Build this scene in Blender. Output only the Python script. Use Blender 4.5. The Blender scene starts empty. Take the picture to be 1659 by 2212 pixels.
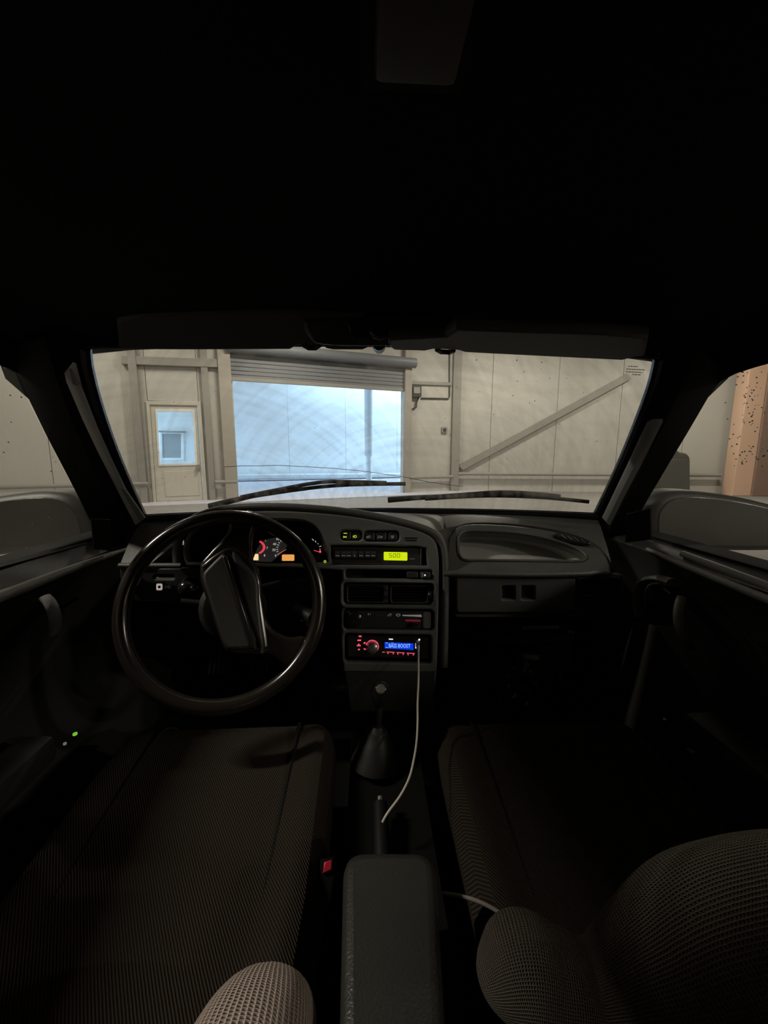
import bpy, bmesh, math, random
from mathutils import Vector, Matrix
random.seed(7)
PI = math.pi
scene = bpy.context.scene
C = scene.collection

# ------------------------------------------------------------------ camera
F = 830.0
CAM = Vector((-0.02, 0.0, 1.08))
YAW, PITCH = math.radians(3.0), math.radians(8.5)
FWD = Vector((math.sin(YAW)*math.cos(PITCH), math.cos(YAW)*math.cos(PITCH), -math.sin(PITCH)))
RGT = Vector((math.cos(YAW), -math.sin(YAW), 0))
UPV = RGT.cross(FWD)
cd = bpy.data.cameras.new('camera'); cam = bpy.data.objects.new('camera', cd); C.objects.link(cam)
cd.sensor_fit = 'HORIZONTAL'; cd.sensor_width = 36.0; cd.lens = 36.0*F/1659.0
cd.clip_start = 0.01; cd.clip_end = 200
cam.matrix_world = Matrix(((RGT.x, UPV.x, -FWD.x, CAM.x), (RGT.y, UPV.y, -FWD.y, CAM.y), (RGT.z, UPV.z, -FWD.z, CAM.z), (0, 0, 0, 1)))
scene.camera = cam

# ------------------------------------------------------------------ world, lights, exposure
scene.view_settings.view_transform = 'Standard'; scene.view_settings.look = 'None'
scene.view_settings.gamma = 1.0; scene.view_settings.use_curve_mapping = False
scene.view_settings.exposure = 0.0
world = bpy.data.worlds.new('overcast_sky'); scene.world = world; world.use_nodes = True
wb = world.node_tree.nodes['Background']
wb.inputs[0].default_value = (0.52, 0.76, 1.0, 1); wb.inputs[1].default_value = 8.8
LAMP_WATT = 150.0  # lamps listed below are unseen, added to light walls, dash and knee
ADDED_LAMPS = [(-4.1, 0.3, 'unseen ceiling lamp added left of the car', 270), (7.5, -4.6, 'unseen ceiling lamp added far behind the car on the passenger side', 260), (8.5, -2.6, 'unseen ceiling lamp added out beyond the passenger door', 260), (-5.5, 7.0, 'unseen ceiling lamp added before the white-windowed door', 70),
         (-1.5, 7.7, 'unseen ceiling lamp added before the roller gate', LAMP_WATT), (3.2, 9.0, 'unseen ceiling lamp added before the corner column', LAMP_WATT), (7.5, 8.0, 'unseen ceiling lamp added before the diagonal brace', LAMP_WATT)]
LAMP_Z = 4.55

# ------------------------------------------------------------------ helpers
def ray(px, py): return FWD + RGT*((px-829.5)/F) + UPV*((1106.0-py)/F)
def dep(px, py, d): return CAM + ray(px, py)*d
def onY(px, py, Y): r = ray(px, py); return CAM + r*((Y-CAM.y)/r.y)
def onX(px, py, X): r = ray(px, py); return CAM + r*((X-CAM.x)/r.x)
def onZ(px, py, Z): r = ray(px, py); return CAM + r*((Z-CAM.z)/r.z)
class Plane:
    def __init__(s, p0, n, hint=Vector((0, 0, 1))):
        s.p0 = Vector(p0); s.n = Vector(n).normalized()
        s.u = hint.cross(s.n).normalized(); s.v = s.n.cross(s.u).normalized()
    def pt(s, px, py, off=0.0):
        r = ray(px, py); p0 = s.p0 + s.n*off
        return CAM + r*((p0-CAM).dot(s.n)/r.dot(s.n))
    def uv(s, P): d = P - s.p0; return (d.dot(s.u), d.dot(s.v))
    def at(s, a, b, off=0.0): return s.p0 + s.u*a + s.v*b + s.n*off

def mat(name, col, rough=0.6, metal=0.0, bump=0.0, bscale=200.0, emit=None, estr=0.0, var=0.0, vscale=8.0, spec=0.5, sheen=0.0):
    m = bpy.data.materials.new(name); m.use_nodes = True
    nt = m.node_tree; b = nt.nodes['Principled BSDF']
    b.inputs['Base Color'].default_value = (*col, 1); b.inputs['Roughness'].default_value = rough
    b.inputs['Metallic'].default_value = metal; b.inputs['Specular IOR Level'].default_value = spec
    if sheen: b.inputs['Sheen Weight'].default_value = sheen
    if emit:
        b.inputs['Emission Color'].default_value = (*emit, 1); b.inputs['Emission Strength'].default_value = estr
    tc = nt.nodes.new('ShaderNodeTexCoord')
    if var:
        nz = nt.nodes.new('ShaderNodeTexNoise'); nz.inputs['Scale'].default_value = vscale; nz.inputs['Detail'].default_value = 6
        nt.links.new(tc.outputs['Object'], nz.inputs['Vector'])
        mx = nt.nodes.new('ShaderNodeMix'); mx.data_type = 'RGBA'
        mx.inputs[6].default_value = (*[c*(1-var) for c in col], 1); mx.inputs[7].default_value = (*[min(1, c*(1+var)) for c in col], 1)
        nt.links.new(nz.outputs['Fac'], mx.inputs[0]); nt.links.new(mx.outputs[2], b.inputs['Base Color'])
    if bump:
        nb = nt.nodes.new('ShaderNodeTexNoise'); nb.inputs['Scale'].default_value = bscale; nb.inputs['Detail'].default_value = 3
        nt.links.new(tc.outputs['Object'], nb.inputs['Vector'])
        bp = nt.nodes.new('ShaderNodeBump'); bp.inputs['Strength'].default_value = bump; bp.inputs['Distance'].default_value = 0.002
        nt.links.new(nb.outputs['Fac'], bp.inputs['Height']); nt.links.new(bp.outputs['Normal'], b.inputs['Normal'])
    return m

def setp(o, label=None, cat=None, group=None, kind=None):
    if label: o['label'] = label
    if cat: o['category'] = cat
    if group: o['group'] = group
    if kind: o['kind'] = kind
    return o
def wloc(o):
    p = Vector((0, 0, 0))
    while o is not None: p = p + o.location; o = o.parent
    return p
def thing(name, loc, label=None, cat=None, group=None, kind=None, parent=None):
    e = bpy.data.objects.new(name, None); e.empty_display_size = 0.05; C.objects.link(e)
    if parent: e.parent = parent; e.location = Vector(loc) - wloc(parent)
    else: e.location = Vector(loc)
    return setp(e, label, cat, group, kind)
def finish(name, me, m, parent=None, smooth=True, **kw):
    """link mesh whose vertices are in world space"""
    o = bpy.data.objects.new(name, me); C.objects.link(o)
    if parent:
        o.parent = parent; w = wloc(parent)
        if w.length > 0: me.transform(Matrix.Translation(-w))
    me.materials.clear()
    if m: me.materials.append(m)
    if smooth:
        for p in me.polygons: p.use_smooth = True
        try: me.set_sharp_from_angle(angle=math.radians(38))
        except Exception: pass
    return setp(o, **kw)
def from_bm(name, bm, m, parent=None, smooth=True, **kw):
    bmesh.ops.recalc_face_normals(bm, faces=bm.faces)
    me = bpy.data.meshes.new(name); bm.to_mesh(me); bm.free()
    return finish(name, me, m, parent, smooth, **kw)
def top_origin(o):
    """put a lone mesh object's origin at the base of its bounds"""
    vs = [v.co for v in o.data.vertices]
    c = Vector((sum(v.x for v in vs)/len(vs), sum(v.y for v in vs)/len(vs), min(v.z for v in vs)))
    o.data.transform(Matrix.Translation(-c)); o.location = o.location + c
    return o

def catmull(pts, n=6, closed=False):
    out = []; N = len(pts)
    rng = N if closed else N-1
    for i in range(rng):
        g = (lambda k: pts[k % N]) if closed else (lambda k: pts[max(0, min(N-1, k))])
        p0, p1, p2, p3 = g(i-1), g(i), g(i+1), g(i+2)
        for j in range(n):
            t = j/n
            out.append(tuple(0.5*((2*b)+(-a+c)*t+(2*a-5*b+4*c-d)*t*t+(-a+3*b-3*c+d)*t**3) for a, b, c, d in zip(p0, p1, p2, p3)))
    if not closed: out.append(tuple(pts[-1]))
    return out
def vcat(pts, n=6, closed=False): return [Vector(p) for p in catmull([tuple(p) for p in pts], n, closed)]
def rrect(x0, y0, x1, y1, r, k=5):
    o = []
    for cx, cy, a0 in ((x1-r, y0+r, -90), (x1-r, y1-r, 0), (x0+r, y1-r, 90), (x0+r, y0+r, 180)):
        for i in range(k+1):
            a = math.radians(a0+90*i/k); o.append((cx+r*math.cos(a), cy+r*math.sin(a)))
    return o
def ell(cx, cy, rx, ry, n=28, a0=0, a1=360):
    return [(cx+rx*math.cos(math.radians(a0+(a1-a0)*i/n)), cy+ry*math.sin(math.radians(a0+(a1-a0)*i/n))) for i in range(n + (0 if a1-a0 == 360 else 1))]
def skew(loop, s, x0):          # small vertical shear in picture rows of a receding row
    return [(x, y+(x-x0)*s) for x, y in loop]

def panel(name, loops, pl, thick, m, parent=None, off=0.0, bevel=0.0, smooth=True, px=True, **kw):
    """flat plate on a plane: outline + holes, extruded backwards, with a rounded edge"""
    cu = bpy.data.curves.new('tmp', 'CURVE'); cu.dimensions = '2D'; cu.fill_mode = 'BOTH'
    po = Plane(pl.p0 + pl.n*off, pl.n); po.u, po.v = pl.u, pl.v
    for lp in loops:
        pts = [po.uv(po.pt(*q)) for q in lp] if px else lp
        s = cu.splines.new('POLY'); s.points.add(len(pts)-1); s.use_cyclic_u = True
        for k, (a, b) in enumerate(pts): s.points[k].co = (a, b, 0, 1)
    cu.extrude = max(0.0, thick/2-bevel); cu.bevel_depth = bevel; cu.bevel_resolution = 2; cu.offset = -bevel
    t = bpy.data.objects.new('tmp', cu); C.objects.link(t)
    dg = bpy.context.evaluated_depsgraph_get()
    me = bpy.data.meshes.new_from_object(t.evaluated_get(dg)); me.name = name
    bpy.data.objects.remove(t); bpy.data.curves.remove(cu)
    o = po.p0 - po.n*(thick/2)
    me.transform(Matrix(((po.u.x, po.v.x, po.n.x, o.x), (po.u.y, po.v.y, po.n.y, o.y), (po.u.z, po.v.z, po.n.z, o.z), (0, 0, 0, 1))))
    return finish(name, me, m, parent, smooth, **kw)
def text(name, s, pl, px, py, hpx, m, parent, off=0.0, align='CENTER', depth=0.0004, sx=1.0, rot=0.0):
    cu = bpy.data.curves.new('tmp', 'FONT'); cu.body = s; cu.align_x = align; cu.align_y = 'CENTER'
    P = pl.pt(px, py, off); d = (P-CAM).dot(FWD)
    cu.size = hpx*d/F*1.4; cu.extrude = depth; cu.resolution_u = 2
    t = bpy.data.objects.new('tmp', cu); C.objects.link(t)
    me = bpy.data.meshes.new_from_object(t.evaluated_get(bpy.context.evaluated_depsgraph_get())); me.name = name
    bpy.data.objects.remove(t); bpy.data.curves.remove(cu)
    me.transform(Matrix.Rotation(rot, 4, 'Z') @ Matrix.Diagonal((sx, 1, 1, 1)))
    me.transform(Matrix(((pl.u.x, pl.v.x, pl.n.x, P.x), (pl.u.y, pl.v.y, pl.n.y, P.y), (pl.u.z, pl.v.z, pl.n.z, P.z), (0, 0, 0, 1))))
    return finish(name, me, m, parent, False)
def add_tube(bm, pts, r, seg=10, closed=False, cap=True, flat=1.0, up=None):
    pts = [Vector(p) for p in pts]; n = len(pts); rings = []; prev = None
    for i in range(n):
        if closed: t = (pts[(i+1) % n]-pts[i-1]).normalized()
        else: t = (pts[min(n-1, i+1)]-pts[max(0, i-1)]).normalized()
        if prev is None:
            h = up or (Vector((0, 0, 1)) if abs(t.z) < 0.9 else Vector((0, 1, 0)))
            a = h.cross(t).normalized()
        else:
            a = prev - t*prev.dot(t); a = a.normalized() if a.length > 1e-8 else prev
        prev = a; b = t.cross(a)
        rr = r[i] if isinstance(r, (list, tuple)) else r
        rings.append([bm.verts.new(pts[i]+a*(rr*math.cos(2*PI*k/seg))+b*(rr*flat*math.sin(2*PI*k/seg))) for k in range(seg)])
    for i in range(n if closed else n-1):
        A, B = rings[i], rings[(i+1) % n]
        for k in range(seg): bm.faces.new((A[k], A[(k+1) % seg], B[(k+1) % seg], B[k]))
    if cap and not closed: bm.faces.new(rings[0]); bm.faces.new(rings[-1][::-1])
def tube(name, pts, r, m, parent=None, seg=10, closed=False, flat=1.0, up=None, **kw):
    bm = bmesh.new(); add_tube(bm, pts, r, seg, closed, True, flat, up)
    return from_bm(name, bm, m, parent, **kw)
def add_loft(bm, rings, closed=True, cap=True):
    V = [[bm.verts.new(p) for p in r] for r in rings]; n = len(V[0])
    for A, B in zip(V, V[1:]):
        for k in range(n if closed else n-1): bm.faces.new((A[k], A[(k+1) % n], B[(k+1) % n], B[k]))
    if cap and closed: bm.faces.new(V[0]); bm.faces.new(V[-1][::-1])
def loft(name, rings, m, parent=None, closed=True, cap=True, sub=0, **kw):
    bm = bmesh.new(); add_loft(bm, rings, closed, cap)
    o = from_bm(name, bm, m, parent, **kw)
    if sub:
        s = o.modifiers.new('sub', 'SUBSURF'); s.levels = sub; s.render_levels = sub
    return o
def sheet(name, grid, thick, m, parent=None, away=None, **kw):
    """thick sheet over a grid of points; thickness grows away from the visible face along 'away'"""
    away = Vector(away).normalized()*thick
    bm = bmesh.new(); R, S = len(grid), len(grid[0])
    A = [[bm.verts.new(p) for p in r] for r in grid]; B = [[bm.verts.new(Vector(p)+away) for p in r] for r in grid]
    for i in range(R-1):
        for j in range(S-1):
            bm.faces.new((A[i][j], A[i][j+1], A[i+1][j+1], A[i+1][j])); bm.faces.new((B[i][j], B[i+1][j], B[i+1][j+1], B[i][j+1]))
    for i in range(R-1):
        for j in (0, S-1): bm.faces.new((A[i][j], A[i+1][j], B[i+1][j], B[i][j]))
    for j in range(S-1):
        for i in (0, R-1): bm.faces.new((A[i][j], A[i][j+1], B[i][j+1], B[i][j]))
    return from_bm(name, bm, m, parent, **kw)
def add_box(bm, c, s, rot=None):
    M = Matrix.Translation(Vector(c)) @ (rot.to_4x4() if rot else Matrix.Identity(4)) @ Matrix.Diagonal((*s, 1))
    bmesh.ops.create_cube(bm, size=1.0, matrix=M)
def box(name, c, s, m, parent=None, bevel=0.0, rot=None, seg=2, **kw):
    bm = bmesh.new(); add_box(bm, c, s, rot)
    if bevel: bmesh.ops.bevel(bm, geom=bm.edges[:], offset=bevel, segments=seg, affect='EDGES', profile=0.6)
    return from_bm(name, bm, m, parent, **kw)
def lathe(name, prof, base, axis, m, parent=None, seg=24, **kw):
    axis = Vector(axis).normalized(); a = axis.orthogonal().normalized(); b = axis.cross(a); bm = bmesh.new()
    rings = [[Vector(base)+axis*h+(a*math.cos(2*PI*k/seg)+b*math.sin(2*PI*k/seg))*max(r, 1e-4) for k in range(seg)] for r, h in prof]
    add_loft(bm, rings); return from_bm(name, bm, m, parent, **kw)
def pocket(name, loop, pl, depth, m, parent=None, off=0.0, d=None, shrink=0.85, **kw):
    """open recess behind a hole: side walls and a back"""
    P = [pl.pt(*q, off) for q in loop]; d = Vector(d).normalized() if d else -pl.n
    c = sum(P, Vector())/len(P); Q = [c + (p-c)*shrink + d*depth for p in P]
    bm = bmesh.new(); A = [bm.verts.new(p) for p in P]; B = [bm.verts.new(p) for p in Q]; n = len(A)
    for k in range(n): bm.faces.new((A[k], A[(k+1) % n], B[(k+1) % n], B[k]))
    bm.faces.new(B)
    return from_bm(name, bm, m, parent, **kw)
def shear(o): return o

# ------------------------------------------------------------------ materials
M_plastic = mat('dash_plastic', (0.06, 0.06, 0.057), 0.40, bump=0.35, bscale=700)
M_panel = mat('panel_plastic', (0.085, 0.085, 0.083), 0.5, bump=0.3, bscale=700)
M_dark = mat('black_plastic', (0.014, 0.014, 0.014), 0.5)
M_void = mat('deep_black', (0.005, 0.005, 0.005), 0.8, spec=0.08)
M_gloss = mat('gloss_black', (0.012, 0.012, 0.012), 0.16)
M_wheel = mat('wheel_vinyl', (0.018, 0.0145, 0.0125), 0.2, spec=0.8)
M_hub = mat('hub_vinyl', (0.024, 0.024, 0.023), 0.5, bump=0.2, bscale=600)
M_rubber = mat('rubber', (0.008, 0.008, 0.008), 0.6, spec=0.15)
M_seal = mat('glazing_seal', (0.012, 0.012, 0.016), 0.22)
M_trimgrey = mat('grey_trim', (0.30, 0.30, 0.31), 0.6, var=0.12)
M_door = mat('door_plastic', (0.028, 0.027, 0.026), 0.34, bump=0.3, bscale=600)
M_doorgrey = mat('door_grey', (0.10, 0.095, 0.085), 0.55)
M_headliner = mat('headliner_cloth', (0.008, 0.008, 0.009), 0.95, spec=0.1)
M_visor = mat('visor_vinyl', (0.035, 0.032, 0.03), 0.7)
M_carpet = mat('carpet', (0.012, 0.012, 0.012), 0.95, spec=0.1, bump=0.5, bscale=300)
M_cable = mat('white_cable', (0.62, 0.57, 0.48), 0.45)
M_metal = mat('steel', (0.5, 0.5, 0.5), 0.3, 1.0)
M_red = mat('red_button', (0.5, 0.015, 0.035), 0.4)
M_beigeplastic = mat('pale_plastic', (0.45, 0.38, 0.33), 0.55)
M_bag = mat('black_bag', (0.025, 0.025, 0.025), 0.18)
M_brown = mat('brown_board', (0.075, 0.05, 0.038), 0.8)
M_print = mat('grey_print', (0.35, 0.35, 0.33), 0.6, emit=(0.8, 0.8, 0.75), estr=0.03)
M_printdim = mat('dim_print', (0.12, 0.12, 0.12), 0.6)
def glow(name, col, s): return mat(name, (0.02, 0.02, 0.02), 0.5, emit=col, estr=s)
G_lime = glow('lime_backlight', (0.62, 0.78, 0.0), 1.0)
G_green = glow('green_icon', (0.55, 0.75, 0.05), 0.7)
G_blue = glow('blue_lcd', (0.0, 0.055, 0.9), 0.85)
G_lcdtext = glow('lcd_letters', (0.35, 0.62, 1.0), 1.0)
G_pink = glow('red_legend', (1.0, 0.10, 0.17), 0.95)
G_white = glow('white_legend', (1.0, 0.98, 0.97), 1.0)
G_amber = glow('amber_lcd', (0.85, 0.37, 0.09), 0.95)
G_cream = glow('cream_lcd', (1.0, 0.75, 0.38), 0.95)
G_redband = glow('red_band', (0.9, 0.06, 0.09), 0.85)
G_needle = glow('needle_red', (0.85, 0.22, 0.2), 0.6)
G_dial = glow('dial_print', (0.9, 0.85, 0.78), 0.5)
G_dim = glow('dim_legend', (0.8, 0.78, 0.72), 0.16)
G_face = mat('dial_face', (0.03, 0.028, 0.027), 0.6, emit=(1.0, 0.9, 0.85), estr=0.012)
G_redscale = glow('dim_red_scale', (0.7, 0.03, 0.07), 0.16)
G_led = glow('green_led', (0.3, 0.8, 0.05), 0.6)
M_lcdink = mat('lcd_ink', (0.05, 0.07, 0.0), 0.7, emit=(0.2, 0.25, 0.0), estr=0.35)
M_knob = mat('brushed_knob', (0.42, 0.40, 0.38), 0.28, 0.8)

def fabric(name, col, scale, rib=(1.0, 1.0), strength=0.6, dist=0.003, ang=0.0, kn=False, mix=0.5):
    m = bpy.data.materials.new(name); m.use_nodes = True; nt = m.node_tree; b = nt.nodes['Principled BSDF']
    b.inputs['Roughness'].default_value = 0.95; b.inputs['Specular IOR Level'].default_value = 0.15
    tc = nt.nodes.new('ShaderNodeTexCoord'); mp = nt.nodes.new('ShaderNodeMapping'); mp.inputs['Rotation'].default_value = (0, 0, ang)
    nt.links.new(tc.outputs['UV' if kn else 'Object'], mp.inputs['Vector'])
    w = nt.nodes.new('ShaderNodeTexWave'); w.inputs['Scale'].default_value = scale; w.inputs['Distortion'].default_value = 0.6
    nt.links.new(mp.outputs['Vector'], w.inputs['Vector']); h = w.outputs['Fac']
    if kn:
        w2 = nt.nodes.new('ShaderNodeTexWave'); w2.bands_direction = 'Y'; w2.inputs['Scale'].default_value = scale*rib[1]; w2.inputs['Distortion'].default_value = 0.6
        nt.links.new(mp.outputs['Vector'], w2.inputs['Vector'])
        mm = nt.nodes.new('ShaderNodeMath'); mm.operation = 'MAXIMUM'; nt.links.new(h, mm.inputs[0]); nt.links.new(w2.outputs['Fac'], mm.inputs[1]); h = mm.outputs[0]
    mx = nt.nodes.new('ShaderNodeMix'); mx.data_type = 'RGBA'; nt.links.new(h, mx.inputs[0])
    mx.inputs[6].default_value = (*[c*mix for c in col], 1); mx.inputs[7].default_value = (*col, 1)
    nt.links.new(mx.outputs[2], b.inputs['Base Color'])
    bp = nt.nodes.new('ShaderNodeBump'); bp.inputs['Strength'].default_value = strength; bp.inputs['Distance'].default_value = dist
    nt.links.new(h, bp.inputs['Height']); nt.links.new(bp.outputs['Normal'], b.inputs['Normal'])
    return m
M_seat = fabric('ribbed_seat_cloth', (0.048, 0.036, 0.028), 95, ang=math.radians(-35), mix=0.3, dist=0.005)
M_seatside = mat('seat_side_cloth', (0.045, 0.032, 0.028), 0.95, spec=0.15, bump=0.3, bscale=400)
M_knit = fabric('waffle_knit', (0.55, 0.44, 0.39), 9, rib=(1, 1.0), kn=True, mix=0.55, strength=0.9, dist=0.004)

def glass(name, dirt_lo, dirt_hi, col, streak=True):
    """clear glass with a film of grime: real scattering dirt over a transparent pane"""
    m = bpy.data.materials.new(name); m.use_nodes = True; nt = m.node_tree; nt.nodes.clear()
    out = nt.nodes.new('ShaderNodeOutputMaterial'); tr = nt.nodes.new('ShaderNodeBsdfTransparent'); tr.inputs[0].default_value = (0.93, 0.95, 0.94, 1)
    gl = nt.nodes.new('ShaderNodeBsdfGlossy'); gl.inputs['Roughness'].default_value = 0.04
    lw = nt.nodes.new('ShaderNodeLayerWeight'); pw = nt.nodes.new('ShaderNodeMath'); pw.operation = 'POWER'; pw.inputs[1].default_value = 5.0
    nt.links.new(lw.outputs['Facing'], pw.inputs[0]); fr = nt.nodes.new('ShaderNodeMath'); fr.operation = 'MULTIPLY_ADD'; nt.links.new(pw.outputs[0], fr.inputs[0]); fr.inputs[1].default_value = 0.5; fr.inputs[2].default_value = 0.012
    m1 = nt.nodes.new('ShaderNodeMixShader'); nt.links.new(fr.outputs[0], m1.inputs[0]); nt.links.new(tr.outputs[0], m1.inputs[1]); nt.links.new(gl.outputs[0], m1.inputs[2])
    df = nt.nodes.new('ShaderNodeBsdfDiffuse'); df.inputs[0].default_value = (*col, 1)
    tl = nt.nodes.new('ShaderNodeBsdfTranslucent'); tl.inputs[0].default_value = (*col, 1)
    m2 = nt.nodes.new('ShaderNodeMixShader'); m2.inputs[0].default_value = 0.6; nt.links.new(df.outputs[0], m2.inputs[1]); nt.links.new(tl.outputs[0], m2.inputs[2])
    tc = nt.nodes.new('ShaderNodeTexCoord')
    def nz(sc, stretch, rot, det=5, dist=0.0):
        mp = nt.nodes.new('ShaderNodeMapping'); mp.inputs['Scale'].default_value = stretch; mp.inputs['Rotation'].default_value = rot
        n = nt.nodes.new('ShaderNodeTexNoise'); n.inputs['Scale'].default_value = sc; n.inputs['Detail'].default_value = det; n.inputs['Distortion'].default_value = dist
        nt.links.new(tc.outputs['Object'], mp.inputs['Vector']); nt.links.new(mp.outputs[0], n.inputs['Vector']); return n.outputs['Fac']
    def mth(op, x, y=None):
        k = nt.nodes.new('ShaderNodeMath'); k.operation = op
        for i, q in enumerate((x, y)):
            if q is None: continue
            if isinstance(q, (int, float)): k.inputs[i].default_value = q
            else: nt.links.new(q, k.inputs[i])
        return k.outputs[0]
    cur = mth('MULTIPLY', nz(3.0, (1, 1, 1), (0, 0, 0)), 0.5)
    if streak:
        for piv in ((-0.45, -0.05, -0.05), (0.12, -0.05, -0.05)):      # arcs rubbed round the wiper pivots
            ds = nt.nodes.new('ShaderNodeVectorMath'); ds.operation = 'DISTANCE'; nt.links.new(tc.outputs['Object'], ds.inputs[0]); ds.inputs[1].default_value = piv
            n1_ = nt.nodes.new('ShaderNodeTexNoise'); n1_.noise_dimensions = '1D'; n1_.inputs['Scale'].default_value = 55; n1_.inputs['Detail'].default_value = 5
            nt.links.new(ds.outputs['Value'], n1_.inputs['W'])
            cur = mth('ADD', cur, mth('MULTIPLY', mth('MULTIPLY', n1_.outputs['Fac'], nz(5.0, (1, 1, 1), (0, 0, 0.7), 3)), 0.55))
        for sc, st, ro, wt in ((6, (0.25, 2.0, 2.0), (0, 0.5, 0.1), 0.3), (16, (0.15, 2, 2.4), (0, -0.6, 0), 0.25), (5, (2.0, 0.5, 0.3), (0, 0.15, 0), 0.3)):
            cur = mth('ADD', cur, mth('MULTIPLY', nz(sc, st, ro, 6, 0.4), wt))
    mr = nt.nodes.new('ShaderNodeMapRange'); nt.links.new(cur, mr.inputs[0])
    mr.inputs[1].default_value = 0.88 if streak else 0.15; mr.inputs[2].default_value = 1.25 if streak else 0.35
    mr.inputs[3].default_value = dirt_lo; mr.inputs[4].default_value = dirt_hi
    m3 = nt.nodes.new('ShaderNodeMixShader'); nt.links.new(mr.outputs[0], m3.inputs[0]); nt.links.new(m1.outputs[0], m3.inputs[1]); nt.links.new(m2.outputs[0], m3.inputs[2])
    nt.links.new(m3.outputs[0], out.inputs[0]); return m
M_shield = glass('grimy_windshield', 0.012, 0.26, (0.62, 0.60, 0.56))
M_side = glass('misted_side_glass', 0.012, 0.03, (0.60, 0.58, 0.53), False)
M_drop = mat('water_drop', (0.25, 0.24, 0.22), 0.05)

# ================================================================== GARAGE (setting)
M_wall = mat('garage_panel_paint', (0.45, 0.432, 0.395), 0.7, var=0.06, vscale=0.8)
M_steelgrey = mat('grey_steelwork', (0.26, 0.245, 0.22), 0.6, var=0.1, vscale=2)
M_jamb = mat('jamb_paint', (0.32, 0.29, 0.25), 0.6, var=0.1, vscale=2)
M_roller = mat('roller_steel', (0.15, 0.158, 0.175), 0.5, var=0.1)
M_concrete = mat('concrete', (0.22, 0.207, 0.19), 0.85, var=0.2, vscale=3, bump=0.3, bscale=40)
M_doorbeige = mat('beige_door_paint', (0.50, 0.47, 0.41), 0.55)
M_orange = mat('orange_paint', (0.66, 0.43, 0.31), 0.6)
M_brownpost = mat('brown_post', (0.24, 0.155, 0.115), 0.6)
M_snow = mat('snow', (0.48, 0.47, 0.52), 0.8, var=0.05, vscale=2)
M_white = mat('white_render', (0.72, 0.73, 0.74), 0.8, var=0.04, vscale=0.6)
M_pole = mat('grey_pole', (0.60, 0.63, 0.66), 0.5)
M_pane = mat('dark_pane', (0.28, 0.31, 0.32), 0.2)
M_lampbody = mat('lamp_body', (0.7, 0.7, 0.7), 0.5)

a1, a2 = math.radians(18.0), math.radians(-9.0)
n1 = Vector((math.sin(a1), -math.cos(a1), 0)); n2 = Vector((math.sin(a2), -math.cos(a2), 0))
pd = onZ(380, 1084, 0.0)
W1 = Plane(pd, n1)
corner = W1.pt(981, 1050); W2 = Plane(corner, n2)
def floorz(P): return Vector((P.x, P.y, 0.0))
H = 5.0
def wall_panel(parent, pl, px0, px1, z0, z1, name='wall_panel', thick=0.1):
    A = pl.pt(px0, 1000); B = pl.pt(px1, 1000); u0, u1 = pl.uv(A)[0]+0.004, pl.uv(B)[0]-0.004
    v0, v1 = z0-pl.p0.z, z1-pl.p0.z
    return panel(name, [[(u0, v0), (u1, v0), (u1, v1), (u0, v1)]], pl, thick, M_wall, parent, bevel=0.01, px=False)
wf = thing('wall_front', floorz(W1.pt(600, 1050)), kind='structure')
gz = W1.pt(690, 826).z
for a, b in ((-420, -180), (-180, -20), (-20, 110), (110, 222), (222, 330)): wall_panel(wf, W1, a, b, 0, H)
wall_panel(wf, W1, 330, 438, W1.pt(380, 868).z, H)
wall_panel(wf, W1, 438, 512, 0, H)
wall_panel(wf, W1, 512, 870, gz+0.02, H)
wall_panel(wf, W1, 870, 982, 0, H)
bk = box('wall_backing', (0, 0, 0), (0.01, 0.01, 0.01), M_wall, wf); bpy.data.objects.remove(bk)
wr = thing('wall_right', floorz(corner), kind='structure')
for a, b in ((982, 1057), (1057, 1196), (1196, 1330), (1330, 1470), (1470, 1620), (1620, 1790), (1790, 2000), (2000, 2300)): wall_panel(wr, W2, a, b, 0, H)
# thin backing walls so that no light comes through the joints
def backing(parent, pl, px0, px1, z0, z1):
    u0 = pl.uv(pl.pt(px0, 1000))[0]; u1 = pl.uv(pl.pt(px1, 1000))[0]
    panel('wall_core', [[(u0, z0-pl.p0.z), (u1, z0-pl.p0.z), (u1, z1-pl.p0.z), (u0, z1-pl.p0.z)]], pl, 0.06, M_wall, parent, off=-0.1, px=False)
backing(wf, W1, -420, 330, 0, H); backing(wf, W1, 438, 512, 0, H); backing(wf, W1, 870, 990, 0, H); backing(wf, W1, 318, 446, W1.pt(380, 868).z, H); backing(wf, W1, 510, 872, gz+0.02, H)
backing(wr, W2, 975, 2300, 0, H)
LX = W1.pt(-420, 1000); RX = W2.pt(2300, 1000)
YB = -6.0
box('floor', ((LX.x+RX.x)/2, 4.0, -0.06), (RX.x-LX.x+4, 24, 0.12), M_concrete, kind='structure')
box('ceiling', ((LX.x+RX.x)/2, (YB+15)/2, H+0.06), (RX.x-LX.x+2, 15-YB+2, 0.12), M_wall, kind='structure')
box('wall_left', (LX.x-0.06, (YB+LX.y)/2+0.2, H/2), (0.12, LX.y-YB+0.4, H), M_wall, kind='structure')
box('wall_east', (RX.x+0.06, (YB+RX.y)/2+0.2, H/2), (0.12, RX.y-YB+0.4, H), M_wall, kind='structure')
box('wall_back', ((LX.x+RX.x)/2, YB-0.06, H/2), (RX.x-LX.x, 0.12, H), M_wall, kind='structure')
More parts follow.
